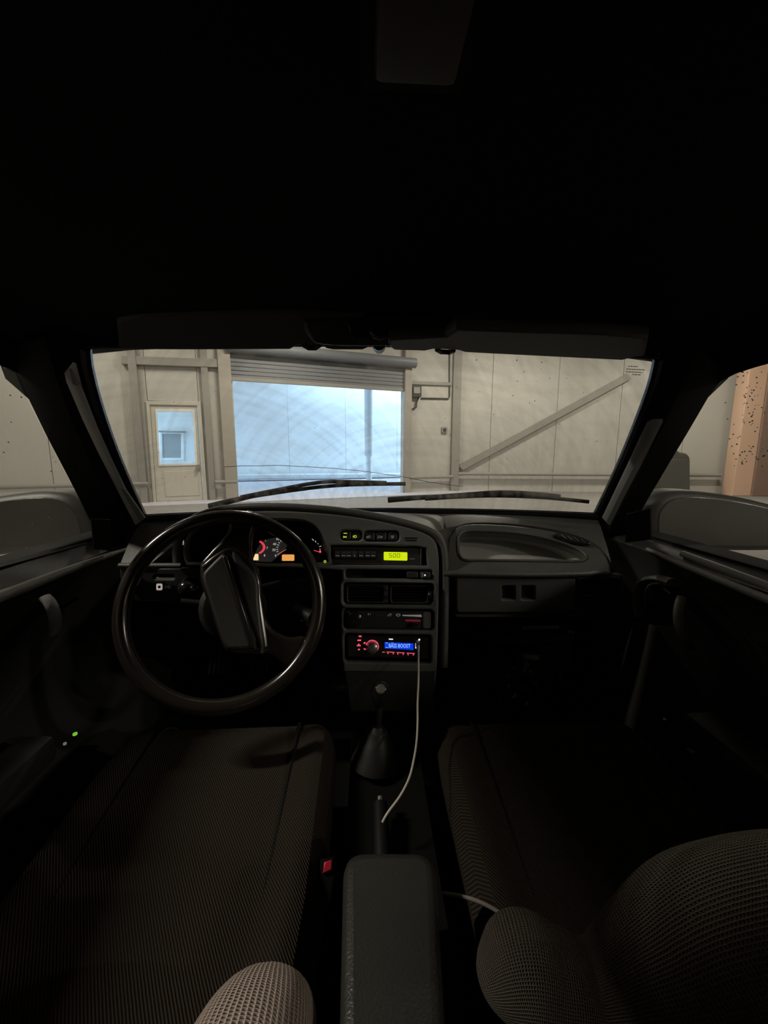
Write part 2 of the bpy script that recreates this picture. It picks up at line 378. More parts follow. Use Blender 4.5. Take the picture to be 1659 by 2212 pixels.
# steel columns, beam, rails, brace
def strip(name, pl, loop, depth, m, parent=None, off=0.0, bevel=0.01, **kw):
    return panel(name, [loop], pl, depth, m, parent, off=off+depth, bevel=bevel, smooth=False, **kw)
def vcol(name, pl, px0, px1, m, depth, lab, ztop=H, off=0.0):
    A, B = pl.uv(pl.pt(px0, 1000))[0], pl.uv(pl.pt(px1, 1000))[0]
    o = panel(name, [[(A, -pl.p0.z), (B, -pl.p0.z), (B, ztop-pl.p0.z), (A, ztop-pl.p0.z)]], pl, depth, m, None, off=off+depth, bevel=0.01, px=False, smooth=False, kind='structure')
    return o
vcol('trim_1', W1, 299, 316, M_steelgrey, 0.14, None)
vcol('trim_2', W1, 448, 462, M_steelgrey, 0.10, None)
vcol('trim_3', W1, 484, 510, M_jamb, 0.16, None)
vcol('trim_4', W1, 870, 884, M_jamb, 0.14, None)
vcol('trim_5', W2, 974, 991, M_steelgrey, 0.16, None)
o = strip('trim_6', W1, [(262, 768), (488, 776), (488, 794), (262, 786)], 0.12, M_steelgrey, kind='structure')
o = strip('trim_7', W1, [(884, 822), (976, 826), (976, 833), (884, 830)], 0.06, M_steelgrey, kind='structure')
o = strip('trim_8', W2, [(1000, 1016), (990, 1006), (1356, 806), (1364, 818)], 0.10, M_steelgrey, kind='structure')
def rail(pl, a, b, z, parentname, lab):
    A = pl.pt(a, 1000, 0.13); B = pl.pt(b, 1000, 0.13); A.z = B.z = z
    t = tube(parentname, [A, B], 0.045, M_steelgrey, seg=12); return setp(top_origin(t), lab, 'pipe', 'low heating pipes along the garage wall')
zr = W1.pt(450, 1042, 0.13).z
rail(W1, -400, 316, zr, 'wall_pipe', 'low grey pipe along the wall, running left from the white-windowed door')
rail(W1, 462, 510, zr, 'wall_pipe', 'short low grey pipe between the windowed door and the gate opening')
rail(W1, 886, 978, zr, 'wall_pipe', 'low grey pipe between the gate opening and the corner column')
rail(W2, 990, 1560, zr+0.08, 'wall_pipe', 'long low grey pipe under the diagonal brace on the garage wall')
# roller gate
gate = thing('roller_gate', W1.pt(690, 830), 'grey rolled-up gate curtain with drum above the bright opening', 'gate')
zt, zb = W1.pt(690, 768).z, gz
uL, uR = W1.uv(W1.pt(509, 1000))[0], W1.uv(W1.pt(871, 1000))[0]
nsl = 7
for i in range(nsl):
    z0 = zb-0.05 + (zt-zb)*i/nsl; z1 = zb-0.05+(zt-zb)*(i+0.92)/nsl
    panel('slat', [[(uL, z0-W1.p0.z), (uR, z0-W1.p0.z), (uR, z1-W1.p0.z), (uL, z1-W1.p0.z)]], W1, 0.05, M_roller, gate, off=0.06, bevel=0.012, px=False, smooth=False)
A, B = W1.at(uL-0.05, zt-0.02, 0.2), W1.at(uR+0.25, zt-0.02, 0.2)
tube('drum', [A, B], 0.13, M_roller, gate, seg=16)
panel('bottom_bar', [[(uL, zb-0.1-W1.p0.z), (uR, zb-0.1-W1.p0.z), (uR, zb-0.02-W1.p0.z), (uL, zb-0.02-W1.p0.z)]], W1, 0.07, M_steelgrey, gate, off=0.07, bevel=0.01, px=False)
# personnel door with window
D1 = [(322, 872), (427, 874), (442, 1080), (336, 1083)]
win = [(338, 888), (417, 889), (423, 1001), (345, 1003)]
dd = thing('door_3', floorz(W1.pt(385, 1083)), kind='structure')
fr = [[(315, 866), (433, 868), (449, 1082), (331, 1086)], [(323, 874), (426, 876), (440, 1081), (337, 1084)]]
panel('door_frame', fr, W1, 0.12, M_doorbeige, dd, off=0.04, bevel=0.01)
panel('door_leaf', [[(324, 875), (425, 877), (439, 1080), (338, 1083)], win], W1, 0.06, M_doorbeige, dd, off=0.0, bevel=0.008)
panel('glazing_frame', [[(335, 884), (420, 885), (427, 1005), (342, 1007)], [(339, 889), (416, 890), (422, 1000), (346, 1002)]], W1, 0.03, M_white, dd, off=0.02, bevel=0.006)
panel('door_recess', [[(353, 1018), (425, 1016), (431, 1070), (358, 1073)]], W1, 0.02, M_doorbeige, dd, off=0.012, bevel=0.008)
box('door_handle', W1.pt(428, 1010, 0.05), (0.04, 0.1, 0.14), M_steelgrey, dd, bevel=0.008)
M_clear = glass('clear_pane', 0.02, 0.05, (0.7, 0.75, 0.8), False)
panel('pane', [win], W1, 0.012, M_clear, dd, off=-0.02)
# electrics near the gate
e = thing('switch_box', W1.pt(901, 862), 'dark electrical box on the wall beside the gate opening', 'switch box')
panel('housing', [rrect(891, 832, 911, 858, 3)], W1, 0.12, M_dark, e, off=0.14, bevel=0.015)
panel('cover', [rrect(894, 836, 908, 850, 2)], W1, 0.02, M_steelgrey, e, off=0.16, bevel=0.006)
tube('conduit', [W1.pt(905, 858, 0.08), W1.pt(900, 868, 0.06), W1.pt(899, 880, 0.05), W1.pt(890, 884, 0.05)], 0.022, M_dark, e, seg=8)
c = tube('wall_conduit', [W1.pt(910, 860, 0.03), W1.pt(969, 861, 0.03), W1.pt(971, 856, 0.03), W1.pt(971, 740, 0.03)], 0.02, M_dark, seg=8)
setp(top_origin(c), 'thin dark conduit running from the electrical box up beside the column', 'conduit')
e = thing('wall_socket', W1.pt(961, 935), 'small square socket on the wall near the corner column', 'socket')
panel('plate', [rrect(955, 922, 967, 935, 2)], W1, 0.06, M_steelgrey, e, off=0.06, bevel=0.01); panel('socket_face', [rrect(958, 925, 964, 932, 2)], W1, 0.02, M_dark, e, off=0.075)
# right hand side: orange stripes post, dark cabinet
P0 = W2.pt(1605, 1090, 0.6)
pp = thing('painted_post', floorz(P0), 'orange and brown painted post seen through the passenger side window', 'post')
u0, u1, u2 = (W2.uv(W2.pt(x, 1000, 0.6))[0] for x in (1592, 1632, 1668))
panel('orange_face', [[(u0, 0), (u1, 0), (u1, 4.2), (u0, 4.2)]], Plane(W2.p0+Vector((0, 0, -W2.p0.z)), n2), 0.4, M_orange, pp, off=0.6, bevel=0.02, px=False)
panel('brown_face', [[(u1, 0), (u2, 0), (u2, 4.2), (u1, 4.2)]], Plane(W2.p0+Vector((0, 0, -W2.p0.z)), n2), 0.4, M_brownpost, pp, off=0.64, bevel=0.02, px=False)
M_cab = mat('dark_tarpaulin', (0.055, 0.052, 0.044), 0.8, var=0.2, vscale=5)
cb = thing('work_cabinet', floorz(W2.pt(1462, 1080, 0.7)), 'dark lumpy stack of covered gear against the wall past the passenger mirror', 'cabinet')
q = onZ(1430, 1090, 0.02)
panel('body', [[(1430, 992), (1491, 990), (1491, 1090), (1428, 1094)]], W2, 0.5, M_cab, cb, off=0.7, bevel=0.03)
panel('bundle', [catmull([(1436, 992), (1440, 978), (1456, 966), (1468, 976), (1484, 980), (1490, 991), (1465, 994)], 4, True)], W2, 0.4, M_cab, cb, off=0.68, bevel=0.05)
# ceiling lamps out of view, added to light the walls and cabin
for i, (x, y, lab, watt) in enumerate(ADDED_LAMPS):
    t = thing('unseen_lamp', (x, y, LAMP_Z), lab, 'lamp', 'added garage lamps out of view')
    box('housing', (x, y, LAMP_Z+0.06), (1.3, 0.16, 0.07), M_lampbody, t, bevel=0.01)
    tube('hanger', [(x, y, LAMP_Z+0.09), (x, y, H)], 0.012, M_lampbody, t, seg=6)
    tube('lamp_tube', [(x-0.6, y, LAMP_Z+0.0), (x+0.6, y, LAMP_Z+0.0)], 0.018, glow('tube_glow', (1, 0.9, 0.74), 6.0) if i == 0 else bpy.data.materials['tube_glow'], t, seg=8)
    ld = bpy.data.lights.new('lamp_light', 'AREA'); ld.shape = 'RECTANGLE'; ld.size = 1.2; ld.size_y = 0.12
    ld.energy = watt; ld.color = (1.0, 0.90, 0.76)
    lo = bpy.data.objects.new('lamp_light', ld); C.objects.link(lo); lo.parent = t; lo.location = (0, 0, -0.03)
# yard beyond the gate
FW = Plane(W1.p0 - n1*7.0, n1)
box('ground', W1.p0 - n1*10.0 + Vector((3, 0, -0.05-W1.p0.z)), (44, 19.6, 0.14), M_snow, rot=Matrix.Rotation(a1, 3, 'Z'), kind='structure')
fwu0, fwu1 = -9, 16
yw = thing('wall_outside', floorz(FW.p0), kind='structure')
for i in range(10):
    ua = fwu0+(fwu1-fwu0)*i/10; ub = fwu0+(fwu1-fwu0)*(i+1)/10-0.006
    panel('wall_panel', [[(ua, -FW.p0.z), (ub, -FW.p0.z), (ub, 5.0), (ua, 5.0)]], FW, 0.2, M_white, yw, bevel=0.01, px=False)
kb = panel('kerb_1', [[(480, 1026), (900, 1022), (900, 1031), (480, 1036)]], FW, 0.6, M_pole, None, off=0.8, bevel=0.05, kind='structure')
w = thing('window_4', FW.pt(370, 990), kind='structure')
panel('window_frame', [[(345, 932), (397, 932), (397, 995), (346, 995)], [(350, 937), (391, 937), (391, 989), (351, 989)]], FW, 0.1, M_white, w, off=0.06, bevel=0.01)
panel('pane', [[(349, 936), (392, 936), (392, 990), (350, 990)]], FW, 0.04, M_pane, w, off=0.03)
panel('canopy', [[(342, 930), (400, 931), (400, 934), (342, 933)]], FW, 0.3, M_steelgrey, w, off=0.3, bevel=0.01)
pl_ = thing('yard_pole', floorz(FW.pt(796, 1030, 3.0)), 'grey pole with a lower sleeve standing in the bright yard', 'pole')
a, b = FW.pt(797, 1005, 3.0), FW.pt(795, 760, 3.0); b.x, b.y = a.x, a.y
tube('shaft', [Vector((a.x, a.y, 0)), b], 0.11, M_pole, pl_, seg=14)
tube('sleeve', [Vector((a.x, a.y, FW.pt(797, 985, 3.0).z)), Vector((a.x, a.y, FW.pt(797, 835, 3.0).z))], 0.16, M_pole, pl_, seg=14)

# ================================================================== CAR SHELL (setting)
CX = 0.015
BY, TY = 1.10, 0.73            # windshield base / header corner planes
def shield_pt(px, py, off=0.0):
    """a point on the curved windshield seen at this pixel"""
    Bm = onY(800, 1110, BY+0.07); Tm = onY(800, 757, TY+0.04)
    n = Vector((0, -(Bm.z-Tm.z), -(Tm.y-Bm.y)))
    n = Vector((0, Tm.z-Bm.z, Bm.y-Tm.y)).normalized()     # outward, up and forward
    P = Plane(Bm, n).pt(px, py, off)
    for _ in range(6):
        s = -0.075*((P.x-CX)/0.62)**2                      # ends swept back
        r = ray(px, py); P = CAM + r*(((Bm+n*(off+s))-CAM).dot(n)/r.dot(n))
    return P
WS_L = [(183, 750), (190, 800), (212, 880), (245, 972), (281, 1056), (308, 1114)]
WS_R = [(1424, 773), (1410, 830), (1382, 905), (1350, 982), (1318, 1052), (1289, 1110)]
def lerp(a, b, t): return (a[0]+(b[0]-a[0])*t, a[1]+(b[1]-a[1])*t)
NC = 24
def bow(t): return -14*4*t*(1-t)                             # lower edge bows up in the middle
grid = []
for i in range(len(WS_L)):
    row = []
    f = i/(len(WS_L)-1)
    for j in range(NC+1):
        t = j/NC; p = lerp(WS_L[i], WS_R[i], t); row.append(shield_pt(p[0], p[1]+bow(t)*f*0.9 + (22*4*t*(1-t))*(1-f)*-1))
    grid.append(row)
ws = thing('window_1', shield_pt(800, 1098), kind='structure')
sheet('glass', grid, 0.005, M_shield, ws, away=(0, 0.7, 0.7))
edge = [grid[i][0] for i in range(len(grid))]; edger = [grid[i][-1] for i in range(len(grid))]
tube('rubber_seal', vcat(edge, 4), 0.010, M_seal, ws, seg=8); tube('rubber_seal', vcat(edger, 4), 0.010, M_seal, ws, seg=8)
tube('rubber_seal', [p+Vector((0, -0.004, -0.008)) for p in grid[-1]], 0.012, M_seal, ws, seg=8); tube('rubber_seal', grid[0], 0.004, M_seal, ws, seg=8)
crk = [(485, 1009), (520, 1007), (560, 1006), (600, 1006), (660, 1008), (720, 1012), (780, 1018), (830, 1024), (872, 1031), (930, 1042), (1000, 1052)]
tube('crack', [shield_pt(x, y+random.uniform(-1, 1), -0.001) for x, y in crk], 0.0007, M_dark, ws, seg=5)
bm = bmesh.new()
for k, (y, x0, x1) in enumerate(((791, 1357, 1378), (797, 1353, 1392), (803, 1352, 1388), (809, 1366, 1384))):
    x = x0
    while x < x1:
        wd = random.uniform(3, 7); add_tube(bm, [shield_pt(x, y+(x-x0)*0.05, -0.001), shield_pt(min(x+wd, x1), y+(x+wd-x0)*0.05, -0.001)], 0.0007, 4); x += wd+1.5
from_bm('printed_lines', bm, M_dark, ws)
bm = bmesh.new()
for k in range(46):
    x, y = random.uniform(960, 1390), random.uniform(770, 1090); P = shield_pt(x, y, 0.006)
    bmesh.ops.create_icosphere(bm, subdivisions=1, radius=random.uniform(0.0007, 0.0014), matrix=Matrix.Translation(P))
for k in range(14):
    x, y = random.uniform(250, 700), random.uniform(790, 1090); P = shield_pt(x, y, 0.006)
    bmesh.ops.create_icosphere(bm, subdivisions=1, radius=random.uniform(0.0006, 0.0012), matrix=Matrix.Translation(P))
from_bm('droplets', bm, M_drop, ws, kind='stuff')

# side glass planes (leaning in towards the roof)
GL = Plane((-0.70, 0, 0.85), Vector((0.975, 0, -0.22))); GR = Plane((0.725, 0, 0.85), Vector((-0.975, 0, -0.22)))
SG_L = [(38, 806), (62, 862), (100, 940), (145, 1026), (183, 1100), (207, 1150)]
SG_R = [(1553, 826), (1530, 858), (1488, 930), (1446, 1000), (1402, 1074), (1374, 1124)]
def pillar(name, WSe, SGe, pl, sgn, grey):
    t = thing(name, (sgn*0.68+CX, 0.95, 0.88), kind='structure')
    rings = []
    for (a, b) in zip(WSe, SGe):
        A = shield_pt(*a); B = pl.pt(*b)
        mid = lerp(a, b, 0.5); dm = ((A-CAM).dot(FWD)+(B-CAM).dot(FWD))/2 - 0.035
        Mi = dep(*mid, dm); m1 = dep(*lerp(a, b, 0.18), (A-CAM).dot(FWD)-0.012)
        out = ray(*b)*0.05 + ray(a[0]*0.3+b[0]*0.7, b[1])*0.02
        rings.append([A, m1, Mi, B, B+out*0.8, A+out+Vector((0, 0.03, 0))])
    # carry the ends on under the dash and up to the roof
    e0 = [p+(rings[0][k]-rings[1][k])*0.9 for k, p in enumerate(rings[0])]; e1 = [p+(rings[-1][k]-rings[-2][k])*0.9 for k, p in enumerate(rings[-1])]
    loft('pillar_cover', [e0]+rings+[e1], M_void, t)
    # lighter trim strip clipped on
    g = []
    for (xa, ya), (xb, yb), (wa, ga) in grey:
        g.append([dep(xa, ya, wa), dep((xa+xb)/2, (ya+yb)/2, wa-0.006), dep(xb, yb, wa)])
    sheet('trim_strip', g, 0.006, M_trimgrey, t, away=FWD*1)
    return t
def gd(a): return (shield_pt(*a)-CAM).dot(FWD)
gl_ = []
for (xa, ya), (xb, yb) in (((139, 806), (158, 782)), ((142, 822), (172, 836)), ((178, 906), (206, 921)), ((214, 982), (238, 992)), ((250, 1052), (270, 1056)), ((290, 1132), (305, 1110))):
    gl_.append(((xa, ya), (xb, yb), (0, 0)))
def greylist(pairs, WSe, SGe, pl):
    out = []
    for i, (a, b) in enumerate(pairs):
        A = (shield_pt(*WSe[i])-CAM).dot(FWD); B = (pl.pt(*SGe[i])-CAM).dot(FWD)
        out.append((a, b, (min(A, (A+B)/2)-0.045, 0)))
    return out
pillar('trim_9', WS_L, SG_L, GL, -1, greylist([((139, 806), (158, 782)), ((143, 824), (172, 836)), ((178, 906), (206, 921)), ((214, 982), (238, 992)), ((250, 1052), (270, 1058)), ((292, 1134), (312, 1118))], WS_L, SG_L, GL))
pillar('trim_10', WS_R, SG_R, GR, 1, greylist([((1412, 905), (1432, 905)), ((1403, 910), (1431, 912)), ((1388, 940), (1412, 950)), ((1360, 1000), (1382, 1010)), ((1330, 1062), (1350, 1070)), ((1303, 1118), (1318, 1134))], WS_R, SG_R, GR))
# roof lining with rolled sides
yr = [TY+0.05, 0.6, 0.35, 0.0, -0.4, -0.9, -1.15]
zc = [1.285, 1.30, 1.315, 1.32, 1.32, 1.30, 1.27]
g = []
for Y, Z in zip(yr, zc):
    row = []
    for k in range(17):
        s = -1+2*k/16
        hw = 0.60 if Y < 0.5 else 0.585
        row.append(Vector((CX+hw*1.0*math.copysign(min(1, abs(s)*1.06), s), Y, Z - 0.02*s*s - (0.012*max(0, abs(s)-0.8)/0.2 if abs(s) > 0.8 else 0))))
    g.append(row)
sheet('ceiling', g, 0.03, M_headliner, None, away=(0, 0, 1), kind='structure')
# roof rails above the side windows
def roof_rail(name, pts, sgn):
    g = [[p, p+Vector((-sgn*0.03, 0, 0.035)), p+Vector((-sgn*0.09, 0, 0.10))] for p in pts]
    sheet(name, g, 0.05, M_void, None, away=(sgn*0.7, 0, 0.7), kind='structure')
RL = [GL.pt(*p) for p in ((62, 862), (50, 828), (38, 806), (18, 795), (0, 789), (-60, 776))]; RL += [RL[-1]+Vector((0.01, -0.25, 0.012)), RL[-1]+Vector((0.01, -0.6, 0.0)), RL[-1]+Vector((0.01, -1.5, -0.05))]
RR = [GR.pt(*p) for p in ((1530, 858), (1543, 838), (1556, 824), (1590, 807), (1630, 794), (1659, 786), (1720, 772))]; RR += [RR[-1]+Vector((-0.01, -0.25, 0.012)), RR[-1]+Vector((-0.01, -0.6, 0.0)), RR[-1]+Vector((-0.01, -1.5, -0.05))]
roof_rail('trim_11', RL, -1); roof_rail('trim_12', RR, 1)
# header above the windshield
hd = [[p + Vector((0, 0.012, 0.004)) for p in grid[0]], [p+Vector((0, -0.006, 0.016)) for p in grid[0]], [Vector((p.x, p.y-0.05, 1.29)) for p in grid[0]]]
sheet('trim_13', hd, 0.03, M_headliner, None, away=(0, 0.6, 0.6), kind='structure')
# side glass
def side_glass(name, pl, poly, sgn):
    t = thing(name, pl.pt(*poly[3]), kind='structure')
    panel('glass', [[pl.uv(P) for P in poly_pts(pl, poly)]], pl, 0.005, M_side, t, px=False, off=-0.002)
    return t
def poly_pts(pl, poly):
    P = [pl.pt(*q) for q in poly]
    z0 = min(p.z for p in P)-0.04; z1 = max(p.z for p in P)+0.02
    a = pl.u if pl.u.y < 0 else -pl.u
    A, B = P[0].copy(), P[-1].copy()
    return P + [B+a*0.9+Vector((0, 0, 0)), A+a*0.9]
sl = side_glass('window_2', GL, [(-20, 788), (14, 795), (36, 807), (61, 863), (100, 941), (184, 1100), (210, 1150), (226, 1190), (0, 1240)], -1)
sr = side_glass('window_3', GR, [(1680, 778), (1640, 790), (1590, 806), (1553, 824), (1528, 858), (1440, 1005), (1366, 1132), (1362, 1180), (1659, 1275)], 1)
bm = bmesh.new()
for k in range(95):
    x = random.gauss(1620, 22); y = random.uniform(800, 1010)
    if not 1560 < x < 1659: continue
    P = GR.pt(x, y, -0.009); bmesh.ops.create_icosphere(bm, subdivisions=1, radius=random.uniform(0.0007, 0.0017), matrix=Matrix.Translation(P))
for x, y in ((1572, 905), (1576, 948), (1567, 870), (1581, 964), (1585, 980), (1590, 992)):
    bmesh.ops.create_icosphere(bm, subdivisions=1, radius=0.0013, matrix=Matrix.Translation(GR.pt(x, y, -0.009)))
from_bm('droplets', bm, M_drop, sr, kind='stuff')
bm = bmesh.new()
for x, y in ((22, 854), (46, 858), (18, 955), (8, 977), (113, 988), (120, 998), (24, 912), (110, 1018), (70, 1132), (105, 1118), (125, 1076), (145, 1078), (88, 1180), (58, 1185)):
    bmesh.ops.create_icosphere(bm, subdivisions=1, radius=random.uniform(0.001, 0.0017), matrix=Matrix.Translation(GL.pt(x, y, -0.009)))
from_bm('droplets', bm, M_drop, sl, kind='stuff')

# doors
def door(name, sgn, X, prof, y0, y1, zsill):
    t = thing(name, (X, 0.4, 0.3), kind='structure')
    rings = []
    for Y in (y0, y0*0.75+y1*0.25, (y0+y1)/2, y1):
        rings.append([Vector((X+sgn*dx, Y, z)) for dx, z in prof])
    loft('door_panel', rings, M_door, t)
    return t
zl = 0.825
# profile: inner ridge, sloping up to the glass, down the outside, back along the panel
profL = [(0.0, zl), (0.006, zl+0.008), (0.018, zl+0.012), (0.034, zl+0.024), (0.10, zl+0.024), (0.10, 0.25), (0.03, 0.25), (0.03, 0.55), (0.035, 0.70), (0.012, 0.795)]
dl = door('door_1', -1, -0.655, [(a, z+(0.024 if z > zl+0.02 else 0)) for a, z in profL], 1.16, -0.35, zl)
dr = door('door_2', 1, 0.68, [(a, z+0.018) for a, z in profL], 1.14, -0.35, zl)
M_ridgelight = mat('ridge_highlight', (0.16, 0.155, 0.145), 0.5, bump=0.4, bscale=500)  # paler tubes along the door ridges, highlight put into their colour
tube('door_ridge_highlight', [onX(286, 1181, -0.653), onX(200, 1212, -0.653), onX(100, 1250, -0.653), onX(-60, 1313, -0.653)], [0.004, 0.008, 0.010, 0.011], M_ridgelight, dl, seg=12)
tube('door_ridge_highlight', [onX(1398, 1186, 0.672), onX(1480, 1222, 0.672), onX(1660, 1296, 0.672), onX(1760, 1337, 0.672)], [0.004, 0.007, 0.008, 0.008], M_ridgelight, dr, seg=12)
tube('door_ridge_highlight', [onX(1474, 1196, 0.690), onX(1560, 1230, 0.690), onX(1660, 1268, 0.690), onX(1760, 1308, 0.690)], [0.007, 0.009, 0.009, 0.009], M_ridgelight, dr, seg=12)
# glazing wipes on the door tops
tube('window_wipe', [onX(-40, 1234, -0.69), onX(205, 1168, -0.69)], 0.006, M_seal, dl, seg=8)
tube('window_wipe', [onX(1396, 1166, 0.712), onX(1659, 1272, 0.712)], 0.006, M_seal, dr, seg=8)
box('window_channel', (-0.720, 0.42, zl+0.049), (0.066, 1.46, 0.008), M_void, dl)
box('window_channel', (0.748, 0.42, zl+0.043), (0.066, 1.42, 0.008), M_void, dr)
# mirror corner triangles
panel('corner_cover', [[(200, 1120), (240, 1122), (244, 1190), (206, 1186)]], Plane((-0.675, 0, 0.85), (1, -0.25, 0)), 0.006, M_void, dl, bevel=0.002)
panel('corner_cover', [[(1352, 1110), (1402, 1098), (1404, 1166), (1350, 1172)]], Plane((0.70, 0, 0.85), (-1, -0.25, 0)), 0.006, M_void, dr, bevel=0.002)
# pull handles and pockets
hp = Plane((-0.622, 0, 0.7), (1, 0, 0))
tube('door_pull', vcat([hp.pt(96, 1290), hp.pt(106, 1300, 0.01), hp.pt(114, 1316, 0.018), hp.pt(119, 1336, 0.018), hp.pt(120, 1352, 0.01), hp.pt(117, 1366)], 4), 0.011, M_trimgrey, dl, seg=10, flat=0.6)
tube('release_lever', [hp.pt(132, 1312), hp.pt(166, 1292)], 0.004, M_gloss, dl, seg=8)
hr = Plane((0.648, 0, 0.7), (-1, 0, 0))
tube('armrest_loop', vcat([hr.pt(1384, 1330), hr.pt(1378, 1300, 0.006), hr.pt(1382, 1268, 0.01), hr.pt(1396, 1254, 0.01), hr.pt(1424, 1250, 0.01), hr.pt(1452, 1258, 0.008)], 4), 0.014, M_doorgrey, dr, seg=10, flat=0.6)
tube('door_pull', vcat([hr.pt(1474, 1290), hr.pt(1468, 1310, 0.012), hr.pt(1466, 1334, 0.02), hr.pt(1470, 1360, 0.02), hr.pt(1482, 1388, 0.012), hr.pt(1492, 1402)], 4), 0.010, M_doorgrey, dr, seg=10, flat=0.6)
tube('release_lever', [hr.pt(1436, 1272), hr.pt(1452, 1284)], 0.005, M_gloss, dr, seg=8)
panel('door_pocket', [rrect(1392, 1262, 1462, 1350, 18)], hr, 0.012, M_void, dr, off=-0.012, bevel=0.003)
# lower armrest with switches on the driver door
ap = onX(150, 1600, -0.585)
ar = box('armrest', (-0.607, 0.38, 0.56), (0.065, 0.55, 0.05), M_dark, dl, bevel=0.015)
arz = 0.586
def disc(nm, px, py, z, r, m, par):
    P = onZ(px, py, z); return lathe(nm, [(r, -0.002), (r, 0.001), (r*0.5, 0.002)], P, (0, 0, 1), m, par, seg=12)
disc('indicator_light', 162, 1585, arz, 0.0035, G_led, dl); disc('indicator_light', 140, 1606, arz, 0.0025, G_dim, dl)
ar2 = box('armrest', (0.632, 0.38, 0.56), (0.065, 0.55, 0.05), M_dark, dr, bevel=0.015)
disc('latch_pin', 1436, 1554, arz, 0.003, M_knob, dr); disc('latch_pin', 1492, 1622, arz, 0.006, M_door, dr)
# floor pan, bulkhead, rear closing panels, bonnet
box('floor_pan', (CX, 0.1, 0.2), (1.45, 2.55, 0.04), M_carpet, kind='structure').name = 'floor'
box('wall_bulkhead', (CX, 1.36, 0.48), (1.45, 0.04, 0.56), M_carpet, kind='structure')
box('wall_rear', (CX, -1.17, 0.75), (1.45, 0.04, 1.1), M_headliner, kind='structure')
for s in (-1, 1): box('wall_quarter', (CX+s*0.70, -0.76, 0.75), (0.05, 0.80, 1.1), M_headliner, kind='structure')
for s in (-1, 1): box('wall_footwell', (CX+s*0.735, 1.22, 0.52), (0.05, 0.36, 0.64), M_carpet, kind='structure')
M_bonnet = mat('bonnet_paint', (0.03, 0.032, 0.036), 0.25)
g = []
for Y, Z in ((1.20, 0.855), (1.4, 0.82), (1.7, 0.765), (2.0, 0.70), (2.15, 0.62)):
    g.append([Vector((CX+0.74*(-1+2*k/10), Y, Z-0.03*(-1+2*k/10)**2)) for k in range(11)])
bn = sheet('bonnet', g, 0.02, M_bonnet, None, away=(0, 0, -1)); setp(top_origin(bn), 'dark car bonnet sloping down in front of the windshield', 'bonnet')
fa = box('front_end', (CX, 1.78, 0.36), (1.46, 0.70, 0.46), M_bonnet, None, bevel=0.05); setp(top_origin(fa), 'dark front bodywork of the car below its bonnet', 'car body')
sill = box('underbody', (CX, 0.3, 0.095), (1.40, 3.0, 0.17), M_void, None, bevel=0.02, kind='structure'); sill.name = 'trim_14'

# wipers outside the glass
def wiper(name, arm, blade, lab):
    t = thing(name, shield_pt(*arm[0], 0.02), lab, 'wiper', 'windshield wipers')
    tube('wiper_arm', [shield_pt(*p, 0.030) for p in arm], [0.009, 0.008, 0.006, 0.005][:len(arm)], M_rubber, t, seg=8)
    tube('wiper_frame', vcat([shield_pt(*p, 0.020) for p in blade[0]], 3), 0.0055, M_rubber, t, seg=8)
    tube('wiper_blade', vcat([shield_pt(*p, 0.012) for p in blade[1]], 3), 0.0045, M_void, t, seg=6, flat=1.3)
    return t
wiper('windshield_wiper', [(452, 1094), (500, 1082), (560, 1068), (660, 1056)], ([(520, 1074), (600, 1058), (690, 1042), (760, 1041), (835, 1043)], [(530, 1075), (600, 1064), (680, 1053), (760, 1047), (876, 1045)]), 'wiper with its long blade raised across the foot of the bright gate view')
wiper('windshield_wiper', [(838, 1080), (890, 1076), (960, 1072), (1060, 1070)], ([(900, 1076), (1000, 1068), (1080, 1063), (1150, 1066), (1210, 1072)], [(918, 1078), (1000, 1073), (1080, 1071), (1180, 1075), (1272, 1084)]), 'wiper lying low on the passenger half of the windshield')
# door mirrors outside
def mirror(name, loop, Y, lab, foot):
    pl = Plane((0, Y, 0.95), (0, -1, 0.0)); t = thing(name, pl.pt(*foot), lab, 'mirror')
    L = catmull(loop, 5, True)
    panel('housing', [L], pl, 0.11, M_dark, t, bevel=0.03)
    cx = sum(p[0] for p in L)/len(L); cy = sum(p[1] for p in L)/len(L)
    panel('mirror_glass', [[(cx+(x-cx)*0.84, cy+(y-cy)*0.80) for x, y in L]], pl, 0.006, M_gloss, t, off=0.003, bevel=0.002)
    panel('mounting_arm', [[(foot[0]-16, foot[1]-30), (foot[0]+16, foot[1]-30), (foot[0]+16, foot[1]+14), (foot[0]-16, foot[1]+14)]], pl, 0.06, M_dark, t, off=-0.02, bevel=0.008)
    return t
mirror('door_mirror', [(-110, 1092), (-40, 1078), (40, 1066), (100, 1063), (145, 1073), (176, 1100), (190, 1136), (194, 1182), (150, 1194), (40, 1197), (-110, 1204)], 1.04, 'dark outside mirror seen through the driver side window', (194, 1168))
mirror('door_mirror', [(1398, 1120), (1412, 1086), (1440, 1066), (1490, 1060), (1570, 1068), (1660, 1086), (1720, 1108), (1730, 1160), (1700, 1188), (1640, 1194), (1500, 1190), (1410, 1180)], 1.02, 'dark outside mirror seen through the passenger side window', (1390, 1150))

